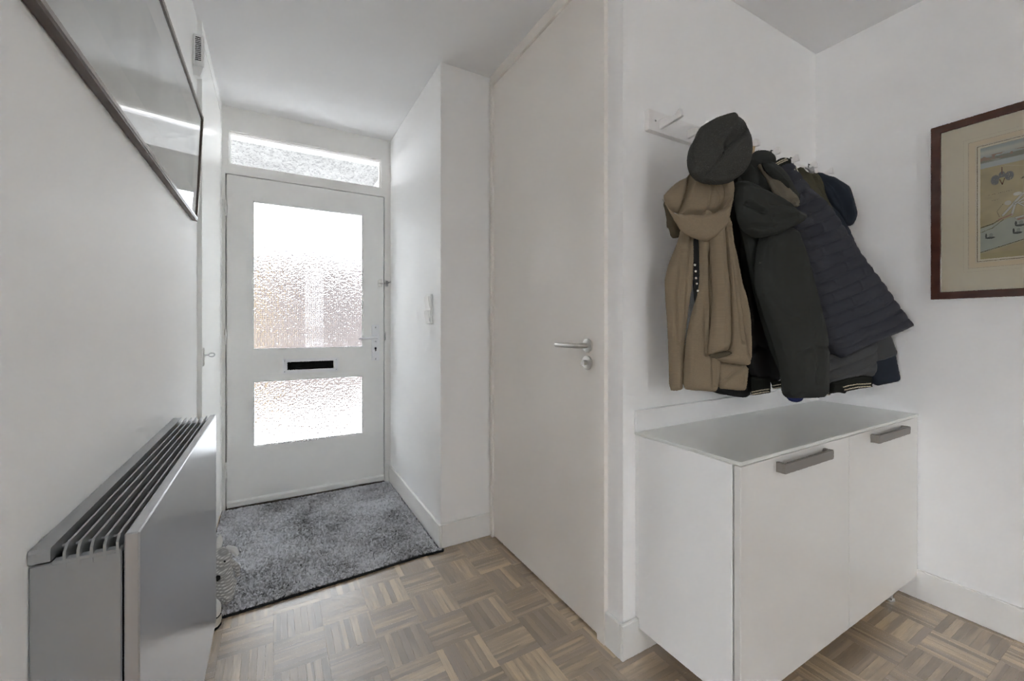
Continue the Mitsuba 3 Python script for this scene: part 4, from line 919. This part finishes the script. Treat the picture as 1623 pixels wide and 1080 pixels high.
striped(k + '__cuff', C, [(0.195,0.870),(0.250,0.875),(0.244,0.822),(0.198,0.827)], [[(0.189,0.840),(0.233,0.835)], [(0.189,0.830),(0.233,0.825)]], -0.05, 26)

# olive jacket between
E_ = (1.87, 0.885, 2.07, 0.805)
k = 'olive_jacket'
tag(k, 'olive green jacket, narrow strip between the quilted jacket and the last navy jacket', 'jacket')
put(k + '__body', relief(E_, [(-0.029,1.739),(-0.015,1.746),(-0.001,1.746),(0.011,1.731),(0.037,1.722),(0.060,1.728),(0.075,1.713),(0.092,1.683),(0.101,1.642),(0.115,1.617),(0.136,1.581),(0.142,1.535),(0.110,1.534),(0.051,1.596),(-0.001,1.658)], off=0, thick=0.014, back=0.006, R=0.03, grid=0.005, noise_amp=0.003, noise_f=18, seed=27,
    creases=[([(0.034,1.711),(0.063,1.661),(0.098,1.611)], 0.008, 0.006)]), OLIVE, smooth=True)
put(k + '__zip_toggle', relief(E_, [(-0.016,1.737),(-0.006,1.733),(0.008,1.736),(0.017,1.740),(0.022,1.729),(0.025,1.715),(0.005,1.714),(-0.005,1.727),(-0.016,1.730)], off=0.03, thick=0.004, back=0.003, R=0.006, grid=0.003, noise_amp=0.0003, seed=28, soft=0), SCREW, smooth=True, label='small grey metal zip toggle')

# last navy jacket
D_ = (1.99, 0.86, 2.225, 0.70)
k = 'navy_jacket'
tag(k, 'plain dark navy jacket hanging rightmost on the rack near the right wall', 'jacket')
put(k + '__body', relief(D_, [(-0.009,1.675),(0.031,1.621),(0.069,1.573),(0.104,1.509),(0.126,1.450),(0.165,1.355),(0.202,1.289),(0.247,1.171),(0.261,1.074),(0.283,0.988),(0.296,0.915),(0.305,0.873),(0.271,0.865),(0.202,0.849),(0.170,0.909),(0.141,1.145),(0.066,1.409),(0.021,1.555)], off=-0.012, thick=0.018, back=0.010, R=0.03, noise_amp=0.004, seed=29, soft=1), NAVY, smooth=True)
put(k + '__sleeve', relief(D_, [(-0.031,1.737),(-0.019,1.742),(0.014,1.726),(0.035,1.720),(0.085,1.687),(0.099,1.671),(0.115,1.618),(0.129,1.560),(0.114,1.521),(0.098,1.514),(0.083,1.525),(0.063,1.562),(0.028,1.599),(0.004,1.639),(-0.019,1.687)], off=0.0, thick=0.022, back=0.012, R=0.05, noise_amp=0.004, noise_f=12, seed=30,
    creases=[([(-0.011,1.713),(0.028,1.670),(0.063,1.604),(0.093,1.537)], 0.014, 0.012), ([(0.028,1.709),(0.078,1.648),(0.108,1.563)], -0.006, 0.012)]), NAVY, smooth=True)
put(k + '__inner_flap', relief(D_, [(0.193,1.051),(0.234,1.067),(0.256,1.062),(0.268,1.020),(0.283,0.984),(0.251,0.968),(0.208,0.955),(0.188,0.952)], off=0.004, thick=0.006, back=0.005, R=0.012, noise_amp=0.002, grid=0.004, seed=31), GREYQ, smooth=True, label='dark grey inner flap')

# hanging loops over the pegs
for x, key in ((PEGX[4], 'quilted_jacket'), (PEGX[5], 'olive_jacket'), (PEGX[6], 'navy_jacket'), (PEGX[3], 'dark_parka')):
    yb = CY - 0.078
    put(key + '__hanging_loop', tube([(x - 0.011, yb - 0.006, 1.755), (x - 0.0105, yb - 0.002, 1.799), (x - 0.006, yb, 1.808), (x + 0.006, yb, 1.808), (x + 0.0105, yb - 0.002, 1.799), (x + 0.011, yb - 0.006, 1.755)], 0.0018, 8), RIB, smooth=40)
# wooden hanger end
k = 'wooden_hanger'
tag(k, 'pale wooden hanger end sticking up between the flat cap and the dark parka', 'hanger')
PALEW = mat('pale_wood', mikit.proc(lambda p, n, uv: mi.Color3f(0.56, 0.42, 0.24) * (0.85 + 0.3 * fbm(p.x * 60, p.y * 60, p.z * 12))), 0.5, 0.3)
HP = (1.30, 0.905, 1.60, 0.88)
put(k + '__arm', relief(HP, [(0.182,1.697),(0.192,1.691),(0.202,1.705),(0.216,1.721),(0.226,1.734),(0.230,1.751),(0.233,1.761),(0.206,1.756),(0.199,1.732)], off=0, thick=0.006, back=0.006, R=0.006, grid=0.004, noise_amp=0.0004, seed=32, soft=0), PALEW, smooth=True)
# rounded blue thing under the parka
k = 'blue_pouch'
tag(k, 'rounded blue fabric tip of a pouch hanging just below the dark parka', 'pouch')
BLUE = cloth('blue_cloth', (0.018, 0.026, 0.095), 0.8)
(u, z) = [(0.374,0.810)][0]
o_, e_, n_ = frame_of(*B)
c = o_ + e_ * u - n_ * 0.055
put(k + '__bag', lathe([(0, 0.0), (0.012, 0.0012), (0.021, 0.006), (0.026, 0.014), (0.027, 0.024), (0.024, 0.036), (0.016, 0.052), (0.010, 0.070), (0, 0.075)], (*c, z), (*c, z + 1), 28), BLUE, smooth=True)
put(k + '__cord', tube([(*c, z + 0.07), (*(c + n_ * 0.01), z + 0.14), (*c, z + 0.30)], 0.002, 8), BLUE, smooth=40)
